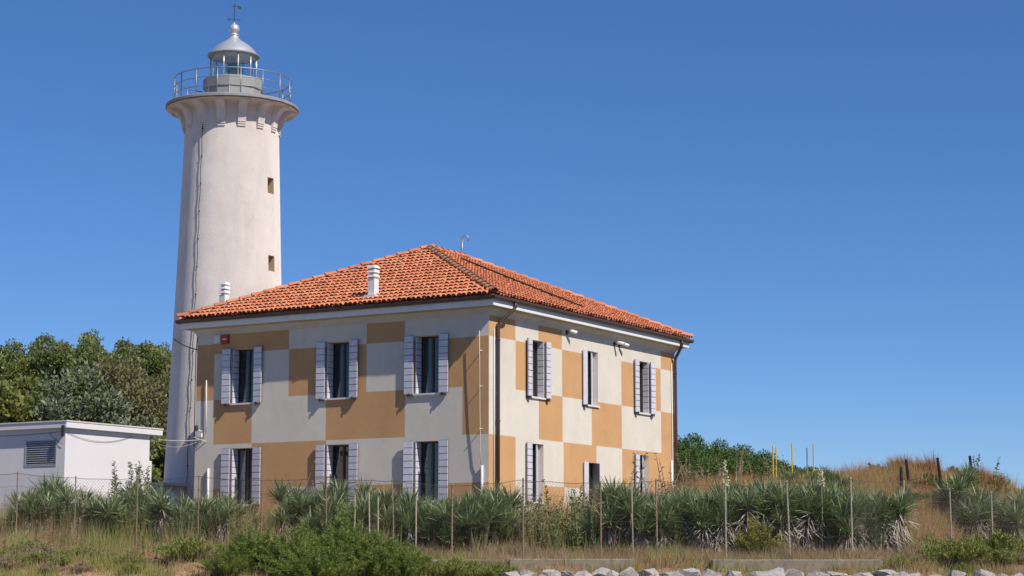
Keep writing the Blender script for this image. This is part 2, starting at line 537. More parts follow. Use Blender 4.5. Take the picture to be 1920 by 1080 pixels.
def make_wall(name, Wf, length, opens, ochres, depth=0.42):
    us = sorted(set([0.0, length] + [v for o in opens for v in o[:2]] + [v for o in ochres for v in o[:2]]))
    zs = sorted(set([-0.6, ZT] + [v for o in opens for v in o[2:]] + [v for o in ochres for v in o[2:]]))
    mb = MB()
    idx = {}
    def vid(u, z):
        if (u, z) not in idx:
            idx[(u, z)] = len(mb.v)
            mb.v.append(Wf(u, z, 0))
        return idx[(u, z)]
    for i in range(len(us) - 1):
        for j in range(len(zs) - 1):
            u, z = (us[i] + us[i + 1]) / 2, (zs[j] + zs[j + 1]) / 2
            if any(o[0] < u < o[1] and o[2] < z < o[3] for o in opens):
                continue
            mi = 1 if any(o[0] < u < o[1] and o[2] < z < o[3] for o in ochres) else 0
            if z < 0: mi = 1 if any(o[0] < u < o[1] and o[2] <= 0.01 for o in ochres) else 0
            mb.f.append((vid(us[i], zs[j]), vid(us[i + 1], zs[j]), vid(us[i + 1], zs[j + 1]), vid(us[i], zs[j + 1])))
            mb.m.append(mi)
    for (u0, u1, z0, z1) in opens:
        c = [(u0, z0), (u1, z0), (u1, z1), (u0, z1)]
        for k in range(4):
            p, q = c[k], c[(k + 1) % 4]
            mb.add([Wf(p[0], p[1], 0), Wf(q[0], q[1], 0), Wf(q[0], q[1], depth), Wf(p[0], p[1], depth)], [(0, 1, 2, 3)], 2)
    o = mb.build(name, [M['cream'], M['ochre'], M['cream']], house)
    return o

wall_l = make_wall('wall', WL, LY, left_open, left_ochre)
wall_r = make_wall('wall', WR, LX, right_open, right_ochre)
mb = MB()
mb.add([(LX, 0, -0.6), (LX, LY, -0.6), (LX, LY, ZT), (LX, 0, ZT)], [(0, 1, 2, 3)])
wb = mb.build('wall', M['cream'], house)
mb = MB()
mb.add([(0, LY, -0.6), (LX, LY, -0.6), (LX, LY, ZT), (0, LY, ZT)], [(0, 1, 2, 3)])
mb.build('wall', M['cream'], house)
# inside: floors and a partition, so that the rooms are dark behind the panes
mb = MB()
mb.box(0.45, LX - 0.1, 0.45, LY - 0.1, 2.95, 3.1)
mb.box(0.45, LX - 0.1, 0.45, LY - 0.1, 6.3, 6.4)
mb.box(4.2, 4.3, 0.45, LY - 0.1, 0.0, 6.3)
mb.box(0.45, 4.2, 4.0, 4.1, 0.0, 6.3)
mb.box(0.45, 4.2, 7.4, 7.5, 0.0, 6.3)
mb.box(4.3, LX - 0.1, 4.6, 4.7, 0.0, 6.3)
mb.box(0.45, LX - 0.1, 0.45, LY - 0.1, 0.0, 0.04)
mb.build('interior_partition', M['interior'], house)

def wbox(mb, Wf, u0, u1, z0, z1, d0, d1, mi=0):
    mb.hexa([Wf(u0, z0, d0), Wf(u1, z0, d0), Wf(u1, z0, d1), Wf(u0, z0, d1),
             Wf(u0, z1, d0), Wf(u1, z1, d0), Wf(u1, z1, d1), Wf(u0, z1, d1)], mi)

def make_window(Wf, o, depth, white=False, curtain=None, sillo=True):
    u0, u1, z0, z1 = o
    t, d0, d1 = 0.055, depth, depth + 0.06
    mb = MB()
    e = 0.002
    wbox(mb, Wf, u0 + e, u0 + t, z0 + e, z1 - e, d0, d1)
    wbox(mb, Wf, u1 - t, u1 - e, z0 + e, z1 - e, d0, d1)
    wbox(mb, Wf, u0 + t, u1 - t, z0 + e, z0 + t, d0, d1)
    wbox(mb, Wf, u0 + t, u1 - t, z1 - t, z1 - e, d0, d1)
    uc = (u0 + u1) / 2
    wbox(mb, Wf, uc - 0.035, uc + 0.035, z0 + t, z1 - t, d0 - 0.01, d1)
    w = mb.build('window', M['frame_white'] if white else M['frame'], house)
    for a, b in ((u0 + t, uc - 0.035), (uc + 0.035, u1 - t)):
        mb = MB()
        mb.add([Wf(a, z0 + t, d0 + 0.03), Wf(b, z0 + t, d0 + 0.03), Wf(b, z1 - t, d0 + 0.03), Wf(a, z1 - t, d0 + 0.03)], [(0, 1, 2, 3)])
        mb.build('pane', M['glass'], w)
    if sillo:
        mb = MB()
        wbox(mb, Wf, u0 - 0.03, u1 + 0.03, z0 - 0.045, z0 + 0.012, -0.06, depth + 0.02)
        mb.build('sill', M['sill'], w)
    if curtain:
        for (a, b) in curtain:
            mb = MB()
            n = 14
            vs, fs = [], []
            for i in range(n + 1):
                u = u0 + (u1 - u0) * (a + (b - a) * i / n)
                d = depth + 0.14 + 0.022 * math.sin(i * 2.1)
                vs += [Wf(u, z0 + 0.03, d), Wf(u, z1 - 0.05, d)]
            for i in range(n):
                fs.append((2 * i, 2 * i + 2, 2 * i + 3, 2 * i + 1))
            mb.add(vs, fs)
            mb.build('curtain', M['curtain'], w, smooth=True, fix=False)
    return w

BOARDS = 9
def leaf(O, E, H, N, boards=True, thick=0.03):
    """shutter leaf: lower corner O, width vector E, height H, outward normal N (house coordinates)"""
    O, E, N = Vector(O), Vector(E), Vector(N)
    Z = Vector((0, 0, 1))
    def hx(mb, e0, e1, z0, z1, n0, n1):
        q = lambda e, z, n: tuple(O + E * e + Z * z + N * n)
        mb.hexa([q(e0, z0, n0), q(e1, z0, n0), q(e1, z0, n1), q(e0, z0, n1), q(e0, z1, n0), q(e1, z1, n0), q(e1, z1, n1), q(e0, z1, n1)])
    mb = MB()
    hx(mb, 0, 1, 0, H, 0, thick)
    s = mb.build('shutter', M['shutter_back_shade'] if boards else M['shutter'], house)
    if boards:
        h = H / BOARDS
        for k in range(BOARDS):
            mb = MB()
            j = 0.004 * math.sin(k * 5.3 + O.y * 7)
            hx(mb, 0.005, 0.995, k * h + 0.011 + j, (k + 1) * h - 0.011 + j * 0.5, thick + 0.0005, thick + 0.026)
            mb.build('shutter_board', M['shutter'], s)
    return s

def hooks(Wf, u, z, s):
    mb = MB()
    wbox(mb, Wf, u - 0.09, u + 0.07, z - 0.055, z - 0.02, -0.12, -0.0)
    wbox(mb, Wf, u - 0.012, u + 0.012, z - 0.10, z + 0.03, -0.135, -0.122)
    mb.build('shutter_hook', M['dark_metal'], s)

def set_shutters(side, o, left_flat=True, right_flat=True, jamb=True, half=None, plain=False):
    u0, u1, z0, z1 = o
    Wf = WL if side == 'L' else WR
    H = z1 - z0 + 0.02
    zz = z0 - 0.005
    out = Vector((-1, 0, 0)) if side == 'L' else Vector((0, -1, 0))
    au = Vector((0, 1, 0)) if side == 'L' else Vector((1, 0, 0))
    w = 0.33 if side == 'L' else 0.30
    jd = 0.30 if side == 'L' else 0.22
    for flat, ue, sg in ((left_flat, u0, -1), (right_flat, u1, 1)):
        if flat:
            t_ = rnd.choice((0.0, 0.03, 0.06, 0.1))
            hinge = Vector(Wf(ue + sg * 0.015, zz, 0)) + out * 0.045
            s = leaf(hinge, (au * sg * math.cos(t_) + out * math.sin(t_)) * w, H, out * math.cos(t_) - au * sg * math.sin(t_), boards=not plain)
            hooks(Wf, ue + sg * 0.16, zz, s)
            # inner leaf, folded along the jamb of the opening
            if jamb and half is None:
                bo = (side == 'L' and sg > 0) or (side == 'R' and sg > 0)
                leaf(Vector(Wf(ue - sg * 0.004, zz + 0.02, 0.0)) + out * 0.01, -out * jd, H - 0.04, au * (-sg), boards=bo, thick=0.024)
    if half is not None:                    # a leaf swung half shut in front of the pane
        ang = half
        hinge = Vector(Wf(u1 - 0.03, zz + 0.02, 0.20))
        E = (-au * math.cos(ang) + out * math.sin(ang)) * 0.40
        N = (out * math.cos(ang) + au * math.sin(ang))
        leaf(hinge, E, H - 0.04, N, boards=False, thick=0.03)

for i, o in enumerate(left_open):
    cur = {0: None, 3: [(0.35, 0.55), (0.75, 0.98)], 4: None, 5: [(0.0, 0.12)]}.get(i)
    make_window(WL, o, 0.31, white=False, curtain=cur)
    set_shutters('L', o)
for i, o in enumerate(right_open):
    door = i == 4
    make_window(WR, o, 0.24, white=False, sillo=not door)
    if i in (0, 2):
        set_shutters('R', o)
    else:
        set_shutters('R', o, right_flat=False, half=R(22 if i != 4 else 60), plain=(i in (1, 4)))

# cornice, soffit and gutter all round
mb = MB()
mb.sweep_rect([(0.0, 6.50), (0.02, 6.52), (0.035, 6.56), (0.07, 6.62), (0.13, 6.67), (0.20, 6.70)], LX, LY)
mb.build('cornice', M['cornice'], house)
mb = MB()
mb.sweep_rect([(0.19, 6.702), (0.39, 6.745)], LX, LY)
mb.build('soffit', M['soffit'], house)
mb = MB()
mb.sweep_rect([(0.36, 6.745), (0.40, 6.73), (0.405, 6.755), (0.405, 6.935), (0.30, 6.935)], LX, LY)
mb.build('fascia', M['white_paint'], house)
mb = MB()
prof = [(0.412, 7.035)]
for k in range(9):
    a = math.pi * k / 8
    prof.append((0.478 - 0.064 * math.cos(a), 6.985 - 0.075 * math.sin(a)))
prof += [(0.545, 7.03), (0.535, 7.03)]
for k in range(8, -1, -1):
    a = math.pi * k / 8
    prof.append((0.478 - 0.056 * math.cos(a), 6.99 - 0.066 * math.sin(a)))
mb.sweep_rect(prof, LX, LY, closed=True)
gut = mb.build('gutter', M['gutter'], house)

def pipe(pts, rad, name, mat, n=10, parent=house):
    mb = MB()
    mb.tube(pts, rad, n)
    return mb.build(name, mat, parent, smooth=True)

for v0, v1 in ((0.80, 0.40), (12.72, 12.93)):
    dp = pipe([(v0, -0.48, 6.93), (v0, -0.48, 6.80), (v0 * .85 + v1 * .15, -0.44, 6.70), ((v0 + v1) / 2, -0.28, 6.50), (v1 * .9 + v0 * .1, -0.13, 6.33),
               (v1, -0.10, 6.22), (v1, -0.10, 4.0), (v1, -0.10, 0.0)], 0.052, 'downpipe', M['gutter'])
    for z in (5.75, 3.25, 1.3):
        mb = MB()
        mb.tube([(v1, -0.10, z - 0.03), (v1, -0.10, z + 0.03)], 0.064, 10)
        mb.box(v1 - 0.015, v1 + 0.015, -0.06, 0.0, z - 0.015, z + 0.015)
        mb.build('pipe_clamp', M['gutter'], dp)
pipe([(0.27, -0.03, 6.1), (0.27, -0.03, 0.1)], 0.016, 'conduit', M['pvc'], 8)
pipe([(12.76, -0.03, 6.1), (12.76, -0.03, 2.6), (12.76, -0.03, 0.1)], 0.016, 'conduit', M['pvc'], 8)
pipe([(12.68, -0.035, 2.6), (12.68, -0.035, 0.1)], 0.045, 'conduit', M['pvc'], 8)
pipe([(-0.17, 0.24, 6.0), (-0.16, 0.235, 5.0), (-0.14, 0.235, 3.6), (-0.10, 0.23, 2.2), (-0.08, 0.22, 1.9)], 0.014, 'lightning_cable', M['cable_pale'], 6)
pipe([(-0.06, 0.20, 1.88), (-0.06, 0.20, 0.0)], 0.04, 'conduit', M['pvc'], 8)
for z in (5.4, 4.3, 3.0):
    mb = MB()
    mb.box(-0.17, 0.0, 0.225, 0.245, z - 0.01, z + 0.01)
    mb.build('cable_bracket', M['pvc'], house)
pipe([(-0.05, 11.02, 5.0), (-0.05, 11.0, 4.0), (-0.05, 10.985, 3.2)], 0.02, 'conduit', M['pvc'], 8)
pipe([(-0.05, 10.86, 2.05), (-0.05, 10.84, 0.0)], 0.04, 'conduit', M['pvc'], 8)
pipe([(-0.03, LY - 0.02, 6.5), (-0.04, LY + 0.02, 5.9), (-0.035, LY + 0.02, 4.0), (-0.03, LY + 0.02, 2.8)], 0.014, 'corner_cable', M['cable'], 6)

# roof: boarding, then tiles
RO, ZE, ZR = 0.47, 7.045, 9.74
S1 = 5.44
E1 = Vector((S1, LY / 2, ZR))
E2 = Vector((LX - S1, LY / 2, ZR))
K = [Vector((-RO, -RO, ZE)), Vector((LX + RO, -RO, ZE)), Vector((LX + RO, LY + RO, ZE)), Vector((-RO, LY + RO, ZE))]
mb = MB()
mb.add([K[0], K[1], K[2], K[3], E1, E2], [(3, 0, 4), (0, 1, 5, 4), (1, 2, 5), (2, 3, 4, 5), (0, 3, 2, 1)])
roof = mb.build('roof', M['roofdeck'], house)

def tile_shape(r0=0.09, r1=0.072, ln=0.45, h0=0.078, h1=0.062, lift=0.045, base=0.03, seg=6, th=0.014):
    vs, fs = [], []
    for (r, h, y, z, s) in ((r0, h0, 0, base + lift, 1), (r1, h1, ln, base, 1), (r0 - th, h0 - th, 0, base + lift, -1), (r1 - th, h1 - th, ln, base, -1)):
        for i in range(seg + 1):
            a = math.pi * i / seg
            vs.append((-r * math.cos(a), y, z + h * math.sin(a)))
    n = seg + 1
    for i in range(seg):
        fs.append((i, i + 1, n + i + 1, n + i))
        fs.append((2 * n + i, 3 * n + i, 3 * n + i + 1, 2 * n + i + 1))
        fs.append((i, 2 * n + i, 2 * n + i + 1, i + 1))
    return vs, fs

def channel_shape(r0=0.082, r1=0.093, ln=0.46, seg=4):
    vs, fs = [], []
    for (r, y, z) in ((r0, 0, 0.09), (r1, ln, 0.055)):
        for i in range(seg + 1):
            a = math.pi * i / seg
            vs.append((-r * math.cos(a), y, z - 0.055 * math.sin(a)))
    for i in range(seg):
        fs.append((i, i + 1, seg + 1 + i + 1, seg + 1 + i))
    return vs, fs

tmb = MB()
tmb.add(*tile_shape())
TILE = tmb.mesh('roof_tile', M['tile'], smooth=False, fix=False)
autosmooth(TILE, 50)
tv, tf = tile_shape()
cv, cf = channel_shape()
bulk, chan = MB(), MB()
ROW, COLW = 0.37, 0.185
cam_local = Matrix.Rotation(-HOUSE_ROT, 3, 'Z') @ (Vector((0, 0, -ZG)) - Vector((HC.x, HC.y, 0)))
cand = []
def tile_face(P, Q, T0, T1, face):
    """P-Q eave edge, T0/T1 upper corners above P/Q"""
    U = (Q - P)
    W = U.length
    U.normalize()
    t0, t1 = T0 - P, T1 - P
    Vv = (t0 - U * t0.dot(U)).normalized()
    N = U.cross(Vv).normalized()
    if N.z < 0: N = -N
    Ht = t0.dot(Vv)
    ua, ub = t0.dot(U), t1.dot(U)
    ncol = int(W / COLW)
    off = (W - ncol * COLW) / 2
    for j in range(int(Ht / ROW) + 1):
        v = j * ROW - 0.05
        vm = v + 0.2
        lo, hi = ua * vm / Ht, W - (W - ub) * vm / Ht
        for i in range(ncol):
            for isch in (0, 1):
                u = off + (i + (0.5 if not isch else 1.0)) * COLW
                if not (lo + 0.02 < u < hi - 0.02): continue
                ju = rnd.gauss(0, 0.006)
                jv = rnd.gauss(0, 0.012)
                tw = rnd.gauss(0, 0.025)
                Uu = (U + Vv * tw).normalized()
                Vt = (Vv - U * tw + N * rnd.gauss(0, 0.012)).normalized()
                pos = P + U * (u + ju) + Vv * (v + jv)
                if isch:
                    chan.add([pos + Uu * x + Vt * y + N * z for x, y, z in cv], cf)
                else:
                    d = (pos - cam_local).length
                    cand.append((face, d, pos, Uu, Vt, N))
tile_face(K[3], K[0], E1, E1, 0)
tile_face(K[0], K[1], E1, E2, 1)
cand.sort(key=lambda c: (c[0], c[1]))
for k, (face, d, pos, Uu, Vt, N) in enumerate(cand):
    if k < 300:
        o = obj('roof_tile', TILE, roof)
        Nn = Uu.cross(Vt)
        mtx = Matrix((( Uu.x, Vt.x, Nn.x, pos.x), (Uu.y, Vt.y, Nn.y, pos.y), (Uu.z, Vt.z, Nn.z, pos.z), (0, 0, 0, 1)))
        o.matrix_local = mtx
    else:
        bulk.add([pos + Uu * x + Vt * y + N * z for x, y, z in tv], tf)
bm_ = bulk.mesh('roof_tiles', M['tile'], fix=False)
autosmooth(bm_, 50)
tag(obj('roof_tiles', bm_, roof), kind='stuff')
cm_ = chan.mesh('channel_tiles', M['tile'], fix=False)
tag(obj('channel_tiles', cm_, roof), kind='stuff')

hmb = MB()
hmb.add(*tile_shape(0.135, 0.115, 0.50, 0.105, 0.09, 0.04, 0.075, 6, 0.016))
HIP = hmb.mesh('ridge_tile', M['tile_old'], fix=False)
autosmooth(HIP, 50)
HIP2 = hmb.mesh('ridge_tile', M['tile'], fix=False)
autosmooth(HIP2, 50)
def hip(A, B, me):
    d = (B - A)
    ln = d.length
    d.normalize()
    s = d.cross(Vector((0, 0, 1))).normalized()
    up = s.cross(d).normalized()
    k = int(ln / 0.43)
    for i in range(k + 1):
        p = A + d * (i * ln / (k + 0.6))
        tw = rnd.gauss(0, 0.02)
        y = (d + s * tw).normalized()
        x = y.cross(up).normalized()
        o = obj('ridge_tile', me, roof)
        o.matrix_local = Matrix(((x.x, y.x, up.x, p.x), (x.y, y.y, up.y, p.y), (x.z, y.z, up.z, p.z), (0, 0, 0, 1)))
hip(K[0], E1, HIP)
hip(K[3], E1, HIP2)
hip(K[1], E2, HIP2)
hip(E1, E2, HIP2)
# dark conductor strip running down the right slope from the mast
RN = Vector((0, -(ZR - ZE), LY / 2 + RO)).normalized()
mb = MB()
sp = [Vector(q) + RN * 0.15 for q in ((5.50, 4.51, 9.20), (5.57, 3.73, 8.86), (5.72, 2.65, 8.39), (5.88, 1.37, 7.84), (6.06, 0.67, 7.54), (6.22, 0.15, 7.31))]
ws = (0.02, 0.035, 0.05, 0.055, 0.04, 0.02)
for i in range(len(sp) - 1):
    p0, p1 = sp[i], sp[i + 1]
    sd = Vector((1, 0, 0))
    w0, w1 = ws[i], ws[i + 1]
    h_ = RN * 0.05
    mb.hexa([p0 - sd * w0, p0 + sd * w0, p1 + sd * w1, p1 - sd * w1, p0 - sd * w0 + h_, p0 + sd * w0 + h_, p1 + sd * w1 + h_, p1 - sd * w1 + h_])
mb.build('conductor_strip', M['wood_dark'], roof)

def chimney(x, y, zb, h, w=0.36):
    mb = MB()
    mb.box(-w / 2, w / 2, -w / 2, w / 2, -0.3, h * 0.62)
    c = mb.build('chimney', M['white_paint'], roof, loc=(x, y, zb))
    z = h * 0.62
    for k in range(3):
        mb = MB()
        mb.box(-w * .30, w * .30, -w * .30, w * .30, z, z + 0.06)
        s0, s1 = w * 0.50, w * 0.62
        b, t = z + 0.06, z + 0.145
        mb.hexa([(-s1, -s1, b), (s1, -s1, b), (s1, s1, b), (-s1, s1, b), (-s0, -s0, t), (s0, -s0, t), (s0, s0, t), (-s0, s0, t)])
        mb.build('chimney_cap', M['white_paint'], roof, loc=(x, y, zb))
        z = t
    return c
def front_z(x):
    return ZE + (x + RO) / (S1 + RO) * (ZR - ZE)
chimney(0.14, 4.42, front_z(0.14) + 0.02, 0.98, 0.25)
mb = MB()
mb.box(-0.08, 0.36, 4.2, 4.64, front_z(0.14) - 0.12, front_z(0.14) + 0.10)
mb.build('chimney_base', M['white_paint'], roof)
chimney(0.95, LY - 0.34, ZE + (0.34 + RO) / (LY / 2 + RO) * (ZR - ZE), 0.98, 0.24)

# hooked vent mast on the ridge
mb = MB()
bx, by, bz = E2.x, E2.y, E2.z
pts = [(bx, by, bz - 0.1), (bx, by, bz + 0.72)]
for k in range(1, 9):
    a = math.pi * k / 8 * 1.25
    pts.append((bx + (0.115 - 0.115 * math.cos(a)) * 0.45, by - (0.115 - 0.115 * math.cos(a)) * 0.9, bz + 0.72 + 0.115 * math.sin(a)))
mb.tube(pts[:2], 0.032, 8)
mast = mb.build('roof_mast', M['metal'], house, smooth=True)
mb = MB()
mb.tube(pts[1:], 0.022, 8)
mb.build('mast_hook', M['metal'], mast, smooth=True)
mb = MB()
mb.box(bx - 0.08, bx + 0.08, by - 0.08, by + 0.08, bz - 0.02, bz + 0.2)
mb.build('mast_foot', M['dark_metal'], mast)

# things fixed to the house walls
def house_pt(x, y, z):
    p = Matrix.Rotation(HOUSE_ROT, 3, 'Z') @ Vector((x, y, z))
    return Vector((p.x + HC.x, p.y + HC.y, p.z + ZG))

def camera_thing(v, z, label, yaw=0.5):
    e = empty('security_camera', house_pt(v, -0.002, z), HOUSE_ROT)
    mb = MB()
    mb.box(-0.05, 0.05, -0.03, 0.0, -0.07, 0.07)
    mb.tube([(0, -0.02, 0), (0, -0.16, 0.0), (0.03, -0.2, 0.02)], 0.018, 6)
    mb.build('bracket', M['dark_metal'], e)
    mb = MB()
    d = Vector((math.sin(yaw), -math.cos(yaw), -0.25)).normalized()
    c = Vector((0.03, -0.2, 0.03))
    mb.tube([c - d * 0.1, c - d * 0.09, c + d * 0.16, c + d * 0.17], [0.03, 0.055, 0.06, 0.045], 10)
    mb.build('housing', M['white_paint'], e, smooth=True)
    mb = MB()
    mb.tube([c + d * 0.165, c + d * 0.176], 0.04, 10)
    mb.build('lens', M['dark_metal'], e)
    tag(e, label, 'camera', 'small cameras under the right eaves')
camera_thing(4.925, 7.60 - ZG, 'white camera on its own under the eaves near the house corner', 0.9)
camera_thing(8.30, 7.55 - ZG, 'left one of the paired white cameras under the right eaves', 0.2)
camera_thing(8.68, 7.54 - ZG, 'right one of the paired white cameras under the right eaves', 1.0)

e = empty('junction_box', house_pt(-0.002, 10.58, 7.36 - ZG), HOUSE_ROT)
mb = MB(); mb.box(-0.09, 0.0, -0.13, 0.13, 0.0, 0.27); mb.build('body', M['pvc'], e)
mb = MB(); mb.box(-0.104, -0.092, -0.11, 0.11, 0.02, 0.25); mb.build('cover', M['pvc'], e)
tag(e, 'small white box beside the red alarm box under the eaves', 'box')
e = empty('alarm_siren', house_pt(-0.002, 10.25, 7.33 - ZG), HOUSE_ROT)
mb = MB()
mb.hexa([(0, -0.15, 0), (-0.08, -0.13, 0.01), (-0.08, 0.13, 0.01), (0, 0.15, 0), (0, -0.14, 0.31), (-0.11, -0.11, 0.29), (-0.11, 0.11, 0.29), (0, 0.14, 0.31)])
mb.build('body', M['red_plastic'], e)
mb = MB(); mb.box(-0.106, -0.094, -0.09, 0.09, 0.13, 0.17); mb.build('stripe', M['pvc'], e)
tag(e, 'red alarm siren box under the eaves above the upper left window', 'alarm')
e = empty('wall_lamp', house_pt(-0.002, 11.2, 4.1 - ZG), HOUSE_ROT)
mb = MB()
mb.tube([(0, 0, 0.35), (-0.16, 0.05, 0.38), (-0.22, 0.06, 0.34)], 0.018, 6)
mb.tube([(0, -0.2, 0.0), (-0.2, 0.1, 0.12), (-0.16, 0.28, 0.16)], 0.012, 6)
mb.tube([(0, 0.0, 0.02), (-0.15, -0.1, 0.16)], 0.012, 6)
mb.build('bracket', M['pvc'], e)
mb = MB(); mb.tube([(-0.22, 0.06, 0.36), (-0.22, 0.06, 0.50), (-0.22, 0.06, 0.55)], [0.07, 0.06, 0.02], 10); mb.build('lamp_head', M['dark_metal'], e)
mb = MB(); mb.box(-0.10, 0.0, -0.05, 0.10, 0.14, 0.28); mb.build('cable_box', M['pvc'], e)
tag(e, 'lamp and cable bracket at the left end of the checkered wall', 'lamp')

# ---------------------------------------------------------------- lighthouse
TX, TY = -10.71, 73.0
tower = empty('lighthouse', (TX, TY, 1.1), math.atan2(-TX, TY) * -1)
tower.rotation_euler = (0, 0, -math.atan2(TX, TY))
tag(tower, 'tall off-white round lighthouse with gallery and silver dome', 'lighthouse')
TB = 1.1
def trad(z):                                # radius at world height z
    pts = [(1.0, 2.335), (2.98, 2.257), (10.41, 1.977), (16.39, 1.785)]
    for (z0, r0), (z1, r1) in zip(pts, pts[1:]):
        if z <= z1:
            return r0 + (r1 - r0) * (z - z0) / (z1 - z0)
    return 1.785
PHW = R(53.3)
wins = [(PHW - 0.105, PHW + 0.105, 13.86, 14.47), (PHW - 0.10, PHW + 0.10, 10.90, 11.49)]
angs = sorted(set([round(2 * math.pi * k / 96, 5) for k in range(96)] + [round(v, 5) for w in wins for v in w[:2]]))
zsw = sorted(set([1.0, 3.0, 5.0, 7.0, 9.0, 12.3, 15.3, 16.39] + [v for w in wins for v in w[2:]]))
def cyl(phi, r, z):                         # phi measured from the side facing the sea, growing to the right
    return (r * math.sin(phi), -r * math.cos(phi), z - TB)
mb = MB()
na = len(angs)
for z in zsw:
    for a in angs:
        mb.v.append(cyl(a, trad(z), z))
for j in range(len(zsw) - 1):
    for i in range(na):
        a0, a1 = angs[i], angs[(i + 1) % na] + (2 * math.pi if i == na - 1 else 0)
        am, zm = (a0 + a1) / 2, (zsw[j] + zsw[j + 1]) / 2
        if any(w[0] < am < w[1] and w[2] < zm < w[3] for w in wins):
            continue
        mb.f.append((j * na + i, j * na + (i + 1) % na, (j + 1) * na + (i + 1) % na, (j + 1) * na + i))
        mb.m.append(0)
sm_count = len(mb.f)
tb = mb.build('tower_wall', M['tower'], tower, smooth=True)
for w in wins:
    mb = MB()
    a0, a1, z0, z1 = w
    pa, pb = Vector(cyl(a0, trad(z0), z0)), Vector(cyl(a1, trad(z0), z0))
    pc, pd = Vector(cyl(a1, trad(z1), z1)), Vector(cyl(a0, trad(z1), z1))
    inn = Vector((-math.sin(PHW), math.cos(PHW), 0)) * 0.5
    q = [pa, pb, pc, pd]
    for k in range(4):
        mb.add([q[k], q[(k + 1) % 4], q[(k + 1) % 4] + inn, q[k] + inn], [(0, 1, 2, 3)])
    rv = mb.build('window_recess', M['recess'], tower, fix=False)
    mb = MB()
    mb.add([p + inn * 0.98 for p in q], [(0, 1, 2, 3)])
    mb.build('pane', M['lens'], rv, fix=False)
# flared head under the gallery
mb = MB()
mb.lathe([(1.785, 16.38 - TB), (1.785, 16.9 - TB), (1.80, 17.0 - TB), (1.85, 17.1 - TB), (1.96, 17.18 - TB), (2.12, 17.212 - TB), (2.49, 17.222 - TB)], 96, cap=False)
mb.build('tower_head', M['tower'], tower, smooth=True)
for k in range(15):
    ph = R(11 + 24 * k)
    mb = MB()
    pr = [(1.70, 16.50), (1.885, 16.50), (1.915, 16.62), (1.97, 16.80), (2.06, 16.96), (2.19, 17.07), (2.38, 17.13), (2.38, 17.217), (1.70, 17.217)]
    hw = 0.15
    t = Vector((math.cos(ph), math.sin(ph), 0))
    ca = [Vector(cyl(ph, r, z)) for r, z in pr]
    n = len(pr)
    mb.add([c - t * hw for c in ca] + [c + t * hw for c in ca],
           [tuple(range(n)), tuple(range(2 * n - 1, n - 1, -1))] + [(i, (i + 1) % n, n + (i + 1) % n, n + i) for i in range(n)])
    b = mb.build('gallery_bracket', M['tower'], tower)
    for s, (rr, z0, z1) in enumerate(((1.885, 16.44, 16.505), (1.86, 16.36, 16.425), (1.835, 16.28, 16.345))):
        mb = MB()
        r_in = 1.70
        c4 = [Vector(cyl(ph, r_in, z0)), Vector(cyl(ph, rr, z0)), Vector(cyl(ph, rr, z1)), Vector(cyl(ph, r_in, z1))]
        mb.add([c - t * hw for c in c4] + [c + t * hw for c in c4], [(0, 1, 2, 3), (7, 6, 5, 4)] + [(i, (i + 1) % 4, 4 + (i + 1) % 4, 4 + i) for i in range(4)])
        mb.build('bracket_step', M['tower'], b)
mb = MB()
mb.lathe([(1.0, 17.235 - TB), (2.36, 17.235 - TB), (2.50, 17.25 - TB), (2.53, 17.27 - TB), (2.53, 17.36 - TB), (2.50, 17.385 - TB), (1.0, 17.40 - TB)], 48)
me = mb.mesh('gallery_deck', M['deck_grey'])
autosmooth(me, 30)
deck = obj('gallery_deck', me, tower)
for k in range(16):
    ph = R(-15.3 + 22.5 * k)
    mb = MB()
    mb.tube([cyl(ph, 2.22, 17.37), cyl(ph, 2.22, 18.41)], 0.020, 6)
    mb.build('railing_post', M['metal'], tower, smooth=True)
for zr_ in (18.41, 18.07, 17.74):
    mb = MB()
    mb.tube([cyl(2 * math.pi * k / 64, 2.22, zr_) for k in range(64)], 0.021 if zr_ > 18.2 else 0.015, 6, closed=True)
    mb.build('handrail' if zr_ > 18.2 else 'rail', M['metal'], tower, smooth=True)
# lantern
mb = MB()
mb.lathe([(1.09, 17.38 - TB), (1.09, 18.02 - TB), (1.14, 18.03 - TB), (1.14, 18.40 - TB), (1.12, 18.42 - TB), (0.8, 18.44 - TB)], 14, a0=0.1)
drum = mb.build('lantern_drum', M['drum'], tower)
for k in range(14):
    ph = R(5.73 - 90 + 360 / 14 * k)
    c = Vector((1.083 * math.cos(R(5.73 + 360 / 14 * k)), 1.083 * math.sin(R(5.73 + 360 / 14 * k)), 0))
    mb = MB()
    mb.tube([(c.x, c.y, 17.42 - TB), (c.x, c.y, 18.01 - TB)], 0.022, 6)
    mb.build('drum_rib', M['dome'], drum)
NP = 10
for k in range(NP):
    a0, a1 = 2 * math.pi * k / NP + 0.2, 2 * math.pi * (k + 1) / NP + 0.2
    mb = MB()
    mb.add([cyl(a0, 0.87, 18.43), cyl(a1, 0.87, 18.43), cyl(a1, 0.87, 19.36), cyl(a0, 0.87, 19.36)], [(0, 1, 2, 3)])
    mb.build('lantern_pane', M['glass'], tower, fix=False)
    mb = MB()
    mb.tube([cyl(a0, 0.88, 18.42), cyl(a0, 0.88, 19.38)], 0.026, 6)
    mb.build('glazing_bar', M['dome'], tower, smooth=True)
mb = MB()
mb.lathe([(0.0, 18.44 - TB), (0.16, 18.44 - TB), (0.16, 18.65 - TB), (0.24, 18.72 - TB), (0.28, 18.85 - TB), (0.28, 19.0 - TB), (0.22, 19.1 - TB), (0.08, 19.16 - TB)], 20)
mb.build('lamp_lens', M['lens'], tower, smooth=True)
mb = MB()
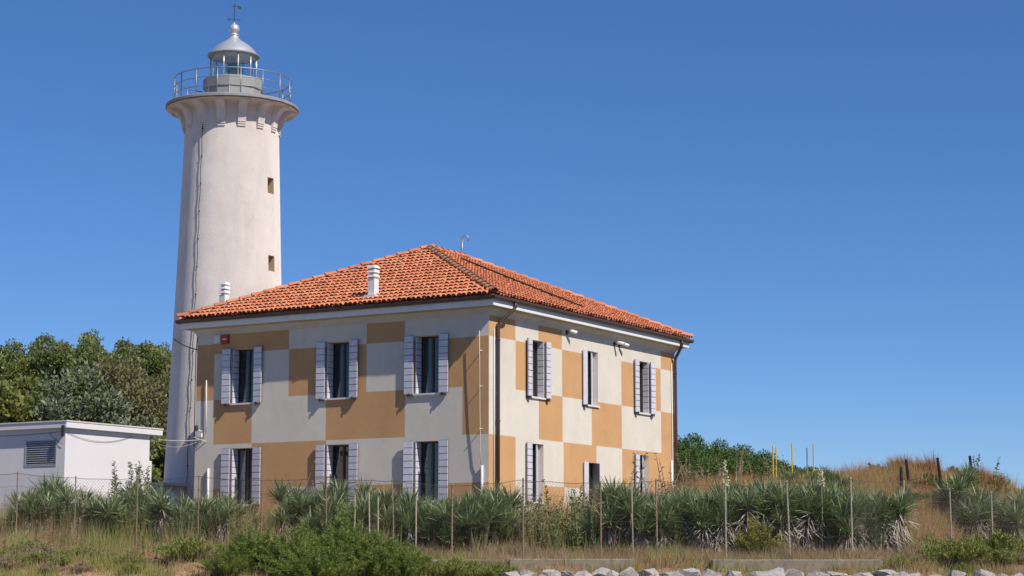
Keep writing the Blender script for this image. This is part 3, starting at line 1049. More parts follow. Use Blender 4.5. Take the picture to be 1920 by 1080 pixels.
mb.lathe([(0.86, 19.34 - TB), (0.97, 19.345 - TB), (1.0, 19.375 - TB), (1.0, 19.41 - TB), (0.96, 19.44 - TB), (0.80, 19.45 - TB)], 40, cap=False)
mb.build('dome_eave', M['deck_grey'], tower, smooth=True)
mb = MB()
mb.lathe([(0.0, 19.36 - TB), (0.86, 19.35 - TB)], 40, cap=False)
mb.build('lantern_ceiling', M['white_paint'], tower)
mb = MB()
prof = [(0.93, 19.44), (0.88, 19.52), (0.80, 19.62), (0.70, 19.73), (0.58, 19.83), (0.45, 19.92), (0.33, 19.99), (0.24, 20.06), (0.185, 20.14), (0.165, 20.20)]
mb.lathe([(r, z - TB) for r, z in prof], 40, cap=False)
dome = mb.build('dome', M['dome'], tower, smooth=True)
mb = MB()
prof = [(0.165, 20.19), (0.20, 20.22), (0.20, 20.25), (0.15, 20.27), (0.14, 20.30)]
for k in range(11):
    a = -1.1 + (1.1 + math.pi / 2 - 0.25) * k / 10
    prof.append((0.208 * math.cos(a), 20.48 + 0.208 * math.sin(a)))
prof += [(0.04, 20.70), (0.02, 20.76), (0.0, 20.77)]
mb.lathe([(r, z - TB) for r, z in prof], 24, cap=False)
mb.build('ball_finial', M['dome'], tower, smooth=True)
mb = MB()
mb.tube([(0, 0, 20.74 - TB), (0, 0, 21.50 - TB)], 0.014, 6)
mb.box(-0.22, 0.22, -0.008, 0.008, 20.845 - TB, 20.862 - TB)
mb.box(-0.008, 0.008, -0.22, 0.22, 20.847 - TB, 20.860 - TB)
mb.box(-0.25, -0.235, -0.01, 0.01, 20.79 - TB, 20.93 - TB)
mb.box(-0.19, -0.175, -0.01, 0.01, 20.79 - TB, 20.93 - TB)
mb.box(-0.235, -0.19, -0.01, 0.01, 20.852 - TB, 20.87 - TB)
mb.box(0.20, 0.215, -0.01, 0.01, 20.79 - TB, 20.93 - TB)
mb.box(-0.12, 0.20, -0.008, 0.008, 21.372 - TB, 21.39 - TB)
mb.box(-0.05, 0.05, -0.008, 0.008, 21.42 - TB, 21.435 - TB)
mb.add([(0.12, -0.006, 21.30 - TB), (0.24, -0.006, 21.29 - TB), (0.25, -0.006, 21.36 - TB), (0.14, -0.006, 21.41 - TB),
        (0.12, 0.006, 21.30 - TB), (0.24, 0.006, 21.29 - TB), (0.25, 0.006, 21.36 - TB), (0.14, 0.006, 21.41 - TB)],
       [(0, 1, 2, 3), (7, 6, 5, 4), (0, 4, 5, 1), (1, 5, 6, 2), (2, 6, 7, 3), (3, 7, 4, 0)])
mb.build('weather_vane', M['dark_metal'], tower)
mb = MB()
ph = R(-36.5)
pts = []
for k in range(40):
    z = 16.9 - (16.9 - 1.3) * k / 39
    pts.append(cyl(ph + 0.012 * math.sin(k * 1.9), trad(z) + 0.05, z))
mb.tube(pts, 0.012, 6)
mb.build('lightning_cable', M['cable'], tower)
for k in range(14):
    z = 16.2 - k * 1.05
    mb = MB()
    mb.tube([cyl(ph, trad(z) - 0.02, z), cyl(ph, trad(z) + 0.07, z)], 0.018, 5)
    mb.build('cable_clip', M['cable'], tower)

# ---------------------------------------------------------------- shed on the left
SHX, SHY = px_x(120, 58.0, 2.5), 58.0
SH_L, SH_D, SH_H = 6.2, 3.76, 2.92
shed = empty('white_shed', (SHX, SHY, ZG), HOUSE_ROT)
tag(shed, 'plain white flat-roofed shed with a grey louvre at far left', 'shed')
vent = (0.32, 1.60, 1.80, 2.58)              # along left wall
def WS(u, z, d): return (d, u, z)
mb = MB()
us = [0, vent[0], vent[1], SH_L]
zs_ = [-0.8, vent[2], vent[3], SH_H]
for i in range(3):
    for j in range(3):
        if i == 1 and j == 1: continue
        mb.add([WS(us[i], zs_[j], 0), WS(us[i + 1], zs_[j], 0), WS(us[i + 1], zs_[j + 1], 0), WS(us[i], zs_[j + 1], 0)], [(0, 1, 2, 3)])
q = [(vent[0], vent[2]), (vent[1], vent[2]), (vent[1], vent[3]), (vent[0], vent[3])]
for k in range(4):
    p, r_ = q[k], q[(k + 1) % 4]
    mb.add([WS(p[0], p[1], 0), WS(r_[0], r_[1], 0), WS(r_[0], r_[1], 0.15), WS(p[0], p[1], 0.15)], [(0, 1, 2, 3)])
mb.build('wall', M['shed'], shed)
mb = MB(); mb.add([(0, 0, -0.8), (SH_D, 0, -0.8), (SH_D, 0, SH_H), (0, 0, SH_H)], [(0, 1, 2, 3)]); mb.build('wall', M['shed'], shed)
mb = MB(); mb.add([(SH_D, 0, -0.8), (SH_D, SH_L, -0.8), (SH_D, SH_L, SH_H), (SH_D, 0, SH_H)], [(0, 1, 2, 3)]); mb.build('wall', M['shed'], shed)
mb = MB(); mb.box(SH_D + 0.002, SH_D + 0.12, 0.0, 0.5, -0.8, 2.1); mb.build('wall_pier', M['shed'], shed)
mb = MB(); mb.box(-0.14, SH_D + 0.42, -0.16, SH_L, SH_H - 0.005, SH_H + 0.17); mb.build('roof_slab', M['shed'], shed)
mb = MB(); mb.box(-0.16, SH_D + 0.44, -0.18, SH_L, SH_H + 0.172, SH_H + 0.21); mb.build('roof_edging', M['cornice'], shed)
mb = MB(); mb.box(-0.19, -0.145, -0.10, 0.0, SH_H - 0.28, SH_H + 0.06); mb.build('rain_spout', M['dark_metal'], shed)
lv = None
mb = MB()
wbox(mb, WS, vent[0], vent[0] + 0.04, vent[2], vent[3], -0.015, 0.1)
wbox(mb, WS, vent[1] - 0.04, vent[1], vent[2], vent[3], -0.015, 0.1)
wbox(mb, WS, vent[0] + 0.04, vent[1] - 0.04, vent[2], vent[2] + 0.03, -0.015, 0.1)
wbox(mb, WS, vent[0] + 0.04, vent[1] - 0.04, vent[3] - 0.03, vent[3], -0.015, 0.1)
mb.add([WS(vent[0], vent[2], .13), WS(vent[1], vent[2], .13), WS(vent[1], vent[3], .13), WS(vent[0], vent[3], .13)], [(0, 1, 2, 3)])
lv = mb.build('louvre_vent', M['louvre'], shed)
for k in range(11):
    z = vent[2] + 0.04 + k * 0.065
    mb = MB()
    a, b = vent[0] + 0.042, vent[1] - 0.042
    mb.hexa([WS(a, z, -0.01), WS(b, z, -0.01), WS(b, z + 0.055, 0.07), WS(a, z + 0.055, 0.07),
             WS(a, z + 0.01, -0.015), WS(b, z + 0.01, -0.015), WS(b, z + 0.065, 0.065), WS(a, z + 0.065, 0.065)])
    mb.build('slat', M['louvre'], lv)
# wiring drooping on the shed wall
def droop(a, b, sag, n=12):
    a, b = Vector(a), Vector(b)
    return [a.lerp(b, i / n) - Vector((0, 0, sag * 4 * (i / n) * (1 - i / n))) for i in range(n + 1)]
pipe(droop((0.05, -0.03, 2.78), (2.9, -0.03, 2.82), 0.22), 0.006, 'wall_cable', M['cable'], 5, shed)
pipe(droop((-0.03, 0.15, 2.80), (-0.03, 4.5, 2.80), 0.05), 0.006, 'wall_cable', M['cable'], 5, shed)
pipe(droop((-0.03, 0.65, 2.78), (-0.03, 0.05, 2.42), 0.03), 0.006, 'wall_cable', M['cable'], 5, shed)

hut = empty('white_hut', (px_x(305, 70.0, 2.8), 70.0, ZG), HOUSE_ROT)
mb = MB(); mb.box(-0.0, 2.0, 0.0, 2.0, -0.5, 1.70); mb.build('wall', M['shed'], hut)
mb = MB(); mb.box(-0.15, 2.15, -0.15, 2.15, 1.702, 1.80); mb.build('roof_slab', M['shed'], hut)
tag(hut, 'low white hut glimpsed between the shed and the lighthouse', 'hut')
sg = empty('notice_board', (px_x(308, 56.5, 2.0), 56.5, gz(px_x(308, 56.5), 56.5)), 0.2)
mb = MB(); mb.box(-0.16, 0.16, -0.02, 0.0, 0.62, 0.92); mb.build('panel', M['white_paint'], sg)
for x in (-0.24, 0.22):
    mb = MB(); mb.box(x - 0.06, x + 0.06, 0.001, 0.06, -0.1, 1.02); mb.build('post', M['blue'], sg)
mb = MB(); mb.box(-0.18, 0.16, 0.01, 0.05, 0.6, 0.66); mb.build('crossbar', M['blue'], sg)
tag(sg, 'small white panel on blue posts between shed and lighthouse', 'sign')

# overhead cables
def cable(a, b, sag, rad, mat, label):
    mb = MB()
    o = empty
    mb.tube(droop(a, b, sag, 20), rad, 5)
    tag(mb.build('overhead_cable', mat, None, smooth=True), label, 'cable')
tw = tower.matrix_basis
Pt = tw @ Vector(cyl(R(-82), trad(8.4) - 0.02, 8.4))
cable(Pt, house_pt(0, LY, 7.21 - ZG), 0.06, 0.02, M['cable'], 'black cable from the lighthouse to the house corner')
Ps = shed.matrix_basis @ Vector((SH_D + 0.2, 0.0, 2.8))
cable(Ps, house_pt(-0.12, 11.15, 4.16 - ZG), 0.05, 0.014, M['cable_pale'], 'pale cable from the shed roof to the house wall')
Ps2 = shed.matrix_basis @ Vector((SH_D + 0.1, 0.0, 2.72))
cable(Ps2, house_pt(-0.10, 11.2, 4.14 - ZG), 0.20, 0.006, M['cable_pale'], 'thin sagging wire below the pale cable by the shed')

# ---------------------------------------------------------------- kerbs and rocks
def kerb(px0, px1, y, ztop, h, label, dz=0.0):
    x0, x1 = px_x(px0, y, 0), px_x(px1, y, 0)
    e = empty('concrete_kerb', ((x0 + x1) / 2, y, ztop - h))
    L_ = (x1 - x0) / 2
    mb = MB()
    mb.box(-L_, L_, 0.0, 0.55, -0.6, h)
    o = mb.build('block', M['concrete'], e)
    bv = o.modifiers.new('bevel', 'BEVEL'); bv.width = 0.025; bv.segments = 2
    mb = MB()
    mb.box(-L_ + 0.02, L_ - 0.02, 0.03, 0.5, -0.9, -0.0)
    mb.build('footing', M['concrete'], e)
    tag(e, label, 'kerb', 'concrete kerbs above the rocks')
kerb(790, 945, 45.6, 0.14, 0.10, 'thin concrete kerb end sunk in the dry grass')
kerb(955, 1190, 45.2, 0.155, 0.20, 'shaded concrete kerb below the tall weeds')
kerb(1336, 1655, 45.0, 0.14, 0.18, 'long sunlit concrete kerb below the yucca hedge')

def rock_mesh(seed):
    r = random.Random(seed)
    bm = bmesh.new()
    for _ in range(19):
        v = Vector((r.gauss(0, 1), r.gauss(0, 1), r.gauss(0, 1))).normalized()
        v = Vector((v.x * 0.62, v.y * 0.5, v.z * 0.4)) * r.uniform(0.85, 1.05)
        bm.verts.new(v)
    res = bmesh.ops.convex_hull(bm, input=bm.verts)
    bmesh.ops.delete(bm, geom=[g for g in res['geom_interior'] if isinstance(g, bmesh.types.BMVert)], context='VERTS')
    bmesh.ops.bevel(bm, geom=list(bm.edges), offset=0.012, segments=1, affect='EDGES')
    bmesh.ops.triangulate(bm, faces=bm.faces)
    bmesh.ops.subdivide_edges(bm, edges=bm.edges, cuts=1)
    for v in bm.verts:
        v.co += Vector((r.gauss(0, 1), r.gauss(0, 1), r.gauss(0, 1))) * 0.008
    me = bpy.data.meshes.new('boulder')
    bm.to_mesh(me); bm.free()
    me.materials.append(M['rock'])
    return me
ROCKS = [rock_mesh(s) for s in range(7)]
def rock(px, y, top_px, size, label, group):
    z = (1060.7 - top_px) / 3655.3 * y
    o = obj('boulder', ROCKS[rnd.randrange(7)])
    s = size
    o.scale = (s * rnd.uniform(.85, 1.2), s * rnd.uniform(.85, 1.2), s * rnd.uniform(.85, 1.15))
    o.rotation_euler = (rnd.uniform(-.3, .3), rnd.uniform(-.3, .3), rnd.uniform(0, 6.28))
    o.location = (px_x(px, y, 0), y, z - 0.36 * s)
    tag(o, label, 'rock', group)
G1 = 'pale boulders left of the long kerb'
G2 = 'pale boulders below the long kerb'
G3 = 'pale boulders at the right edge'
p = 962
while p < 1325:
    rock(p, 44.3 + rnd.uniform(-.25, .25), 1066 + rnd.uniform(-5, 4) + (6 if p < 980 else 0), rnd.uniform(0.42, 0.68), 'pale boulder in the row left of the long concrete kerb', G1)
    p += rnd.uniform(22, 44)
p = 1335
while p < 1660:
    rock(p, 44.0 + rnd.uniform(-.25, .25), 1067 + rnd.uniform(-5, 4), rnd.uniform(0.5, 0.85), 'pale boulder in the row below the long concrete kerb', G2)
    p += rnd.uniform(30, 52)
p = 1668
while p < 1960:
    rock(p, 44.0 + rnd.uniform(-.25, .25), 1070 + rnd.uniform(-4, 5) + (p - 1668) * .012, rnd.uniform(0.42, 0.72), 'pale boulder in the bottom row right of the long kerb', G3)
    p += rnd.uniform(30, 60)
for lo, hi, lab, g in ((945, 1325, 'pale boulder in the row left of the long concrete kerb', G1), (1335, 1660, 'pale boulder in the row below the long concrete kerb', G2), (1668, 1960, 'pale boulder in the bottom row right of the long kerb', G3)):
    p = lo
    while p < hi:
        rock(p, 43.2 + rnd.uniform(-.3, .3), 1080 + rnd.uniform(-6, 4), rnd.uniform(0.45, 0.95), lab.replace('in the row', 'in the lowest row').replace('in the bottom row', 'in the very lowest row'), g)
        p += rnd.uniform(32, 60)

# ---------------------------------------------------------------- fence
FP = [(-85, 51.0), (31, 50.4), (140, 49.9), (256, 49.4), (372, 48.9), (490, 48.4), (612, 47.9), (740, 47.4), (847, 47.0), (981, 46.9), (1127, 46.8),
      (1232, 46.8), (1360, 46.7), (1481, 46.7), (1597, 46.8), (1696, 49.6), (1784, 52.3), (1861, 54.6), (1935, 57.0)]
FH = 1.92
fpts = []
for px, y in FP:
    x = px_x(px, y, 1.0)
    fpts.append(Vector((x, y, gz(x, y))))
fence = empty('wire_fence', (fpts[8].x, fpts[8].y, fpts[8].z))
F0 = Vector(fence.location)
tag(fence, 'rusty chain-link fence on thin posts across the whole foreground', 'fence')
lean = {7: 0.07, 13: 0.06, 10: 0.01}
for i, p in enumerate(fpts):
    mb = MB()
    l = lean.get(i, rnd.uniform(-.015, .02))
    b = p - F0
    t = b + Vector((-l, 0, FH))
    mb.tube([b - Vector((0, 0, 0.4)), b.lerp(t, .5), t], 0.016 if i < 8 else 0.021, 6)
    mb.build('fence_post', M['rust'] if i < 12 else M['post_pale'], fence)
for px, y, h, l, in ((665, 47.6, 1.5, 0), (695, 47.5, 1.6, .05), (710, 47.5, 1.5, .02), (780, 47.2, 1.5, 0.0), (1187, 47.3, 2.0, 0.03)):
    x = px_x(px, y, 1.0)
    b = Vector((x, y, gz(x, y))) - F0
    mb = MB()
    mb.tube([b - Vector((0, 0, .3)), b + Vector((-l, 0, h))], 0.018, 6)
    mb.build('fence_stake', M['post_pale'], fence)
DIA = 0.062
for i in range(len(fpts) - 1):
    A, B = fpts[i], fpts[i + 1]
    d = (B - A)
    ln = math.hypot(d.x, d.y)
    h = FH - 0.06
    mb = MB()
    wr = 0.0015
    up = Vector((0, 0, 1))
    hd = Vector((d.x / ln, d.y / ln, 0))
    def P(s, z):
        f = s / ln
        return A + d * f + up * z - F0 + Vector((0, -0.028, 0))
    k = -h
    while k < ln:
        for sg_ in (1, -1):
            s0, z0 = (k, 0.0)
            s1, z1 = (k + h, h)
            if s0 < 0: z0 -= s0; s0 = 0
            if s1 > ln: z1 -= (s1 - ln); s1 = ln
            if s1 - s0 < 0.02: continue
            a, b = (P(s0, z0), P(s1, z1)) if sg_ > 0 else (P(s0, h - z0), P(s1, h - z1))
            mb.tube([a, b], wr, 3, cap=False)
        k += DIA * 1.41
    tag(mb.build('wire_mesh', M['wire'], fence, fix=False), kind='stuff')
    for z, rr in ((FH - 0.05, 0.006), (FH * 0.5, 0.003), (0.05, 0.005), (FH - 0.38, .003)):
        mb = MB()
        n = 6
        mb.tube([P(ln * t / n, z - 0.03 * 4 * (t / n) * (1 - t / n) + (0.012 * math.sin(t * 2.3 + i) if 0 < t < n else 0)) for t in range(n + 1)], rr, 4, cap=False)
        mb.build('strand_wire', M['wire'], fence, fix=False)

# posts and stakes on the dune
for px, y, top, h, lx, lab in ((1690, 58.0, 878, 1.25, .0, 'short dark wooden post beside the wind-blown grass on the dune'),
                              (1704, 59.0, 864, 1.35, -.13, 'leaning dark wooden post between the two wind-blown grass tufts'),
                              (1764, 58.5, 861, 1.45, -.16, 'tall dark wooden post right of the wind-blown grass'),
                              (1823, 61.5, 857, 1.2, -.1, 'dark wooden post in the far grass tuft near the right edge')):
    x = px_x(px, y, 2.6)
    zt = (1060.7 - top) / 3655.3 * y
    mb = MB()
    mb.tube([(0, 0, -h - 0.5), (0.0, 0, -h * .5), (lx * .5, 0, 0)], [0.06, 0.055, 0.045], 7)
    o = mb.build('wooden_post', M['wood_dark'], None, loc=(x, y, zt))
    tag(o, lab, 'post', 'wooden posts on the dune')
for px, y, top, h, lab in ((1449, 66.0, 838, .75, 'left one of the paired yellow stakes before the green hill'), (1455, 66.0, 841, .7, 'right one of the paired yellow stakes before the green hill'),
                          (1485, 66.5, 834, .8, 'single thin yellow stake right of the yellow pair'), (1513, 66.5, 842, .75, 'shorter rusty stake left of the last yellow stake'), (1525, 66.5, 835, .8, 'rightmost yellow stake standing in the orange grass')):
    x = px_x(px, y, 3.6)
    zt = (1060.7 - top) / 3655.3 * y
    mb = MB()
    mb.tube([(0, 0, -h - 0.6), (0.01, 0, 0)], 0.024, 6)
    o = mb.build('marker_stake', M['stake_yellow'] if px != 1513 else M['rust'], None, loc=(x, y, zt))
    tag(o, lab, 'stake', 'yellow stakes on the dune')

# ---------------------------------------------------------------- vegetation
def yucca_meshes(seed, heads=4, high=False):
    r = np.random.default_rng(seed)
    Vs, Fs, Dv, Df = [], [], [], []
    nb = nd = 0
    tr = MB()
    for h in range(heads):
        a = 2 * math.pi * h / heads + r.uniform(-.5, .5)
        rad = r.uniform(0.15, 0.5) if heads > 1 else 0
        top = np.array([rad * math.cos(a), rad * math.sin(a), ((0.30 + 0.75 * (h + 0.5) / heads) if not high else (0.78 + 0.32 * (h + .5) / heads)) * r.uniform(.85, 1.1)])
        tr.tube([(top[0] * .3, top[1] * .3, -0.15), (top[0] * .7, top[1] * .7, top[2] * .5), tuple(top)], [0.07, 0.055, 0.045], 6)
        n = int(r.integers(110, 140))
        el = np.arcsin(np.clip(r.beta(2.2, 1.2, n) * 1.25 - 0.27, -.3, .985))
        az = r.uniform(0, 2 * math.pi, n)
        A = np.stack([np.cos(el) * np.cos(az), np.cos(el) * np.sin(az), np.sin(el)], 1)
        ln = r.uniform(0.42, 0.66, n)
        Pq = top + A * 0.04 + np.stack([np.zeros(n), np.zeros(n), r.uniform(-.12, .12, n)], 1)
        v, f = blade_quads(Pq, A, ln, r.uniform(0.022, 0.036, n), r.uniform(0.0, 0.4, n) * (el < 0.6), r)
        Vs.append(v); Fs.append(f + nb); nb += len(v)
        n = int(r.integers(60, 85)) if not high else int(r.integers(150, 190))
        az = r.uniform(0, 2 * math.pi, n)
        el = np.radians(r.uniform(-85, -35, n)) if not high else np.radians(r.uniform(-80, -5, n))
        A = np.stack([np.cos(el) * np.cos(az), np.cos(el) * np.sin(az), np.sin(el)], 1)
        t = r.uniform(0.25, 1.0, (n, 1))
        Pq = top * np.array([1, 1, 1]) * t + A * 0.04
        v, f = blade_quads(Pq, A, r.uniform(0.3, 0.5, n) * (1.25 if high else 1), r.uniform(0.018, 0.032, n), r.uniform(0.0, 0.4, n), r)
        Dv.append(v); Df.append(f + nd); nd += len(v)
    return (npmesh('yucca_leaves', np.concatenate(Vs), np.concatenate(Fs), M['yucca']),
            npmesh('dead_leaves', np.concatenate(Dv), np.concatenate(Df), M['yucca_dead']),
            tr.mesh('trunk', M['bark']))
YUC = [yucca_meshes(100 + s, heads=(6, 7, 5, 6, 4, 6)[s]) for s in range(6)]
YUC += [yucca_meshes(140 + s_, heads=(5, 4, 6)[s_], high=True) for s_ in range(3)]
NY = [0]
def yucca(x, y, s, label, group, dead=True, var=None, zoff=0.0):
    k = NY[0] % 6 if var is None else 6 + NY[0] % 3
    NY[0] += 1
    e = empty('yucca_plant', (x, y, gz(x, y) + zoff), rnd.uniform(0, 6.28))
    e.scale = (s * rnd.uniform(.85, 1.15), s * rnd.uniform(.85, 1.15), s)
    e.rotation_euler = (rnd.gauss(0, .1), rnd.gauss(0, .1), rnd.uniform(0, 6.28))
    obj('leaves', YUC[k][0], e)
    if dead: obj('dead_leaves', YUC[k][1], e)
    obj('trunk', YUC[k][2], e)
    tag(e, label, 'yucca', group)
    return e

def clump(px0, px1, y0, y1, n, s0, s1, label, group, dead=True, high=0.0):
    for i in range(n):
        px = px0 + (px1 - px0) * (i + rnd.uniform(.15, .85)) / n
        y = rnd.uniform(y0, y1)
        yucca(px_x(px, y, 1.0), y, rnd.uniform(s0, s1), label, group, rnd.random() < float(dead), 1 if rnd.random() < high else None)
clump(40, 150, 51.5, 53.5, 6, 0.8, 1.1, 'spiky yucca in the leftmost clump before the shaded shed wall', 'yuccas before the shaded shed wall', dead=0.35)
clump(150, 300, 51.2, 53.5, 9, 0.65, 1.0, 'spiky yucca in the clump before the sunlit shed wall', 'yuccas before the sunlit shed wall', dead=0.35)
clump(300, 425, 50.8, 53.0, 8, 0.62, 0.95, 'spiky yucca in the clump below the left end of the house', 'yuccas below the left end of the house')
clump(530, 780, 49.6, 52.5, 16, 0.7, 1.08, 'spiky yucca below the middle of the checkered left wall', 'yuccas below the middle of the left wall', dead=0.35)
clump(780, 965, 48.6, 51.0, 14, 0.75, 1.1, 'dense spiky yucca below the near corner of the house', 'yuccas below the near house corner', dead=0.35)
clump(1135, 1330, 48.6, 51.0, 15, 0.75, 1.2, 'spiky yucca in the hedge below the far end of the right wall', 'yuccas below the far end of the right wall', True, 0.3)
clump(1330, 1480, 48.3, 50.6, 12, 0.9, 1.2, 'yucca with pale dead skirt in the middle of the hedge right of the house', 'yuccas in the middle of the right hedge', True, 0.85)
clump(1480, 1670, 48.3, 50.8, 14, 0.85, 1.2, 'yucca with pale dead skirt at the right end of the long hedge', 'yuccas at the right end of the hedge', True, 0.75)
clump(1785, 1925, 57.0, 59.5, 8, 0.95, 1.25, 'yucca in the separate clump on the dune at the right edge', 'yuccas on the dune')
clump(1470, 1600, 57.0, 59.0, 4, 0.5, 0.65, 'yucca in the back row on the dune behind the long hedge', 'yuccas in the back row')

def bloom(px, y, base_px, top_px, label):
    x = px_x(px, y, 1.5)
    z0, z1 = (1060.7 - base_px) / 3655.3 * y, (1060.7 - top_px) / 3655.3 * y
    g = gz(x, y)
    e = empty('yucca_bloom', (x, y, g))
    mb = MB()
    mb.tube([(0, 0, -0.1), (0.02, 0, (z1 - g) * .6), (0, 0, z1 - g)], [0.02, 0.016, 0.006], 6)
    mb.build('flower_stalk', M['stalk'], e)
    n = 95
    t = rng.uniform(0, 1, n)
    rad = 0.085 * (1 - t * .8)
    az = rng.uniform(0, 6.28, n)
    Pq = np.stack([rad * np.cos(az), rad * np.sin(az), (z0 - g) + (z1 - z0) * t], 1)
    A = unit(np.stack([np.cos(az) * .5, np.sin(az) * .5, -np.ones(n)], 1) + .3 * rng.normal(size=(n, 3)))
    v, f = leaf_quads(Pq, A, rng.uniform(.05, .075, n), .05)
    obj('blossoms', npmesh('blossoms', v, f, M['bloom']), e)
    tag(e, label, 'flower')
bloom(1360, 48.2, 912, 864, 'thin cream yucca flower spike on the left of the hedge')
bloom(1540, 48.4, 912, 880, 'fuller cream yucca flower cluster on the right of the hedge')

# tall leafy weeds
def weed_mesh(seed, h=1.3, leaves=90, dry=False):
    r = np.random.default_rng(seed)
    mb = MB()
    k = 1 + int(r.integers(0, 3))
    Vs, Fs, nb = [], [], 0
    for i in range(k):
        hh = h * r.uniform(.65, 1.0)
        lx, ly = r.normal(0, .08, 2)
        pts = [(lx * 2 * t * t + 0.05 * i, ly * 2 * t * t, hh * t) for t in (0, .25, .5, .75, 1)]
        mb.tube([(p[0], p[1], p[2] - (0.1 if p[2] == 0 else 0)) for p in pts], [0.012, .011, .009, .007, .003], 5)
        n = leaves
        t = r.uniform(.12, 1, n)
        az = r.uniform(0, 6.28, n)
        A = unit(np.stack([np.cos(az), np.sin(az), r.uniform(.1, .9, n)], 1))
        Pq = np.stack([lx * 2 * t * t + .05 * i, ly * 2 * t * t, hh * t], 1)
        v, f = leaf_quads(Pq, A, (0.14 * (1.15 - t)) * r.uniform(.6, 1.2, n) + .03, .026, r)
        Vs.append(v); Fs.append(f + nb); nb += len(v)
    return mb.mesh('stem', M['stalk'] if not dry else M['weed_dry']), npmesh('leaves', np.concatenate(Vs), np.concatenate(Fs), M['weed'] if not dry else M['weed_dry'])
WEEDS = [weed_mesh(s + 40) for s in range(5)]
DRYW = [weed_mesh(s + 60, 1.2, 26, True) for s in range(4)]
def weed(x, y, s, label, group, dry=False):
    st, lv_ = (DRYW if dry else WEEDS)[rnd.randrange(4)]
    e = empty('tall_weed', (x, y, gz(x, y)), rnd.uniform(0, 6.28))
    e.scale = (s, s, s)
    obj('stem', st, e); obj('leaves', lv_, e)
    tag(e, label, 'weed', group)
def weeds(px0, px1, y0, y1, n, s0, s1, label, group, dry=False):
    for i in range(n):
        px = px0 + (px1 - px0) * (i + rnd.uniform(.1, .9)) / n
        y = rnd.uniform(y0, y1)
        weed(px_x(px, y, 1), y, rnd.uniform(s0, s1), label, group, dry)
weeds(205, 300, 52.0, 54.0, 14, 1.0, 1.55, 'tall flowering weed before the sunlit shed wall', 'weeds before the shed')
weeds(975, 1120, 48.4, 50.5, 26, 0.75, 1.4, 'tall leafy weed in the gap below the right wall', 'weeds below the right wall')
weeds(430, 520, 49.5, 52.0, 10, 0.7, 1.0, 'tall weed in the gap below the ochre wall patch', 'weeds below the ochre patch')
weeds(1160, 1270, 51.5, 54, 9, 1.1, 1.5, 'dry branching weed behind the hedge at the right wall', 'dry weeds at the right wall', True)
weeds(560, 680, 52.5, 54.5, 7, 1.2, 1.7, 'dry pale weed in front of the middle lower window', 'dry weeds at the middle window', True)
weeds(1275, 1500, 57, 62, 18, 0.9, 1.3, 'dry brown weed in the dune grass right of the house', 'dry weeds on the dune', True)
weeds(1830, 1925, 60, 63, 7, 0.9, 1.35, 'dark scraggy weed on the skyline at the right edge', 'weeds on the right skyline')
weeds(60, 200, 50.8, 52.0, 7, 0.9, 1.3, 'dry twiggy weed among the leftmost yuccas', 'dry weeds at the left', True)

weeds(0, 430, 45.2, 49.0, 34, 0.25, 0.55, 'small green weed in the dry bank at the lower left', 'weeds on the lower left bank')
weeds(0, 430, 45.2, 49.5, 26, 0.3, 0.6, 'small brown dead weed in the dry bank at the lower left', 'dead weeds on the lower left bank', True)
weeds(1660, 1920, 46.5, 56.0, 34, 0.3, 0.6, 'small green weed on the slope right of the hedge', 'weeds on the right slope')
weeds(1660, 1920, 46.5, 58.0, 30, 0.35, 0.7, 'small brown dead weed on the slope right of the hedge', 'dead weeds on the right slope', True)
# shrubs and trees made of many small leaves
def crown_mesh(name, seed, rx, ry, rz, nclump, nleaf, ll, lw, mat, cr=0.3, upbias=0.25, core=0.5):
    r = np.random.default_rng(seed)
    Pn = []
    cen = []
    while len(cen) < nclump:
        v = r.normal(size=3)
        v /= np.linalg.norm(v)
        if v[2] < -0.65: continue
        k = r.uniform(core, 1.0) ** 0.7
        cen.append(v * k * np.array([rx, ry, rz]) + r.normal(0, .04, 3) * rx)
    cen = np.array(cen)
    rads = cr * (rx + rz) / 2 * r.uniform(.6, 1.25, nclump)
    per = nleaf // nclump
    d = unit(r.normal(size=(nclump * per, 3)))
    d[:, 2] = np.where(d[:, 2] < -0.3, -d[:, 2], d[:, 2])
    rr = np.repeat(rads, per)[:, None] * r.uniform(.45, 1.08, (nclump * per, 1))
    Pq = np.repeat(cen, per, 0) + d * rr * np.array([1, 1, 1.1])
    A = unit(d * .6 + r.normal(size=d.shape) * .6 + np.array([0, 0, upbias]))
    n = len(Pq)
    v, f = leaf_quads(Pq, A, ll * r.uniform(.7, 1.3, n), lw * r.uniform(.7, 1.3, n), r)
    return npmesh(name, v, f, mat), cen

def trunk_mesh(seed, cen, zc, h, r0):
    r = random.Random(seed)
    mb = MB()
    top = Vector((r.uniform(-.2, .2), r.uniform(-.2, .2), zc))
    mb.tube([(0, 0, -0.5), (0.05, 0, zc * .35), tuple(top * 0.8), tuple(top)], [r0, r0 * .8, r0 * .55, r0 * .4], 8)
    for c in cen[:14]:
        e = Vector(c) + Vector((0, 0, zc))
        s = Vector((0, 0, zc * r.uniform(.35, .8)))
        m_ = s.lerp(e, .5) + Vector((0, 0, .15 * zc * .2))
        mb.tube([tuple(s), tuple(m_), tuple(e)], [r0 * .35, r0 * .22, r0 * .08], 5)
    return mb.mesh('trunk', M['bark'])

def tree_proto(seed, rx, ry, rz, nclump, nleaf, ll, lw, mat, zc, r0=.12, **kw):
    cm, cen = crown_mesh('crown', seed, rx, ry, rz, nclump, nleaf, ll, lw, mat, **kw)
    return cm, trunk_mesh(seed, cen, zc, zc, r0), zc

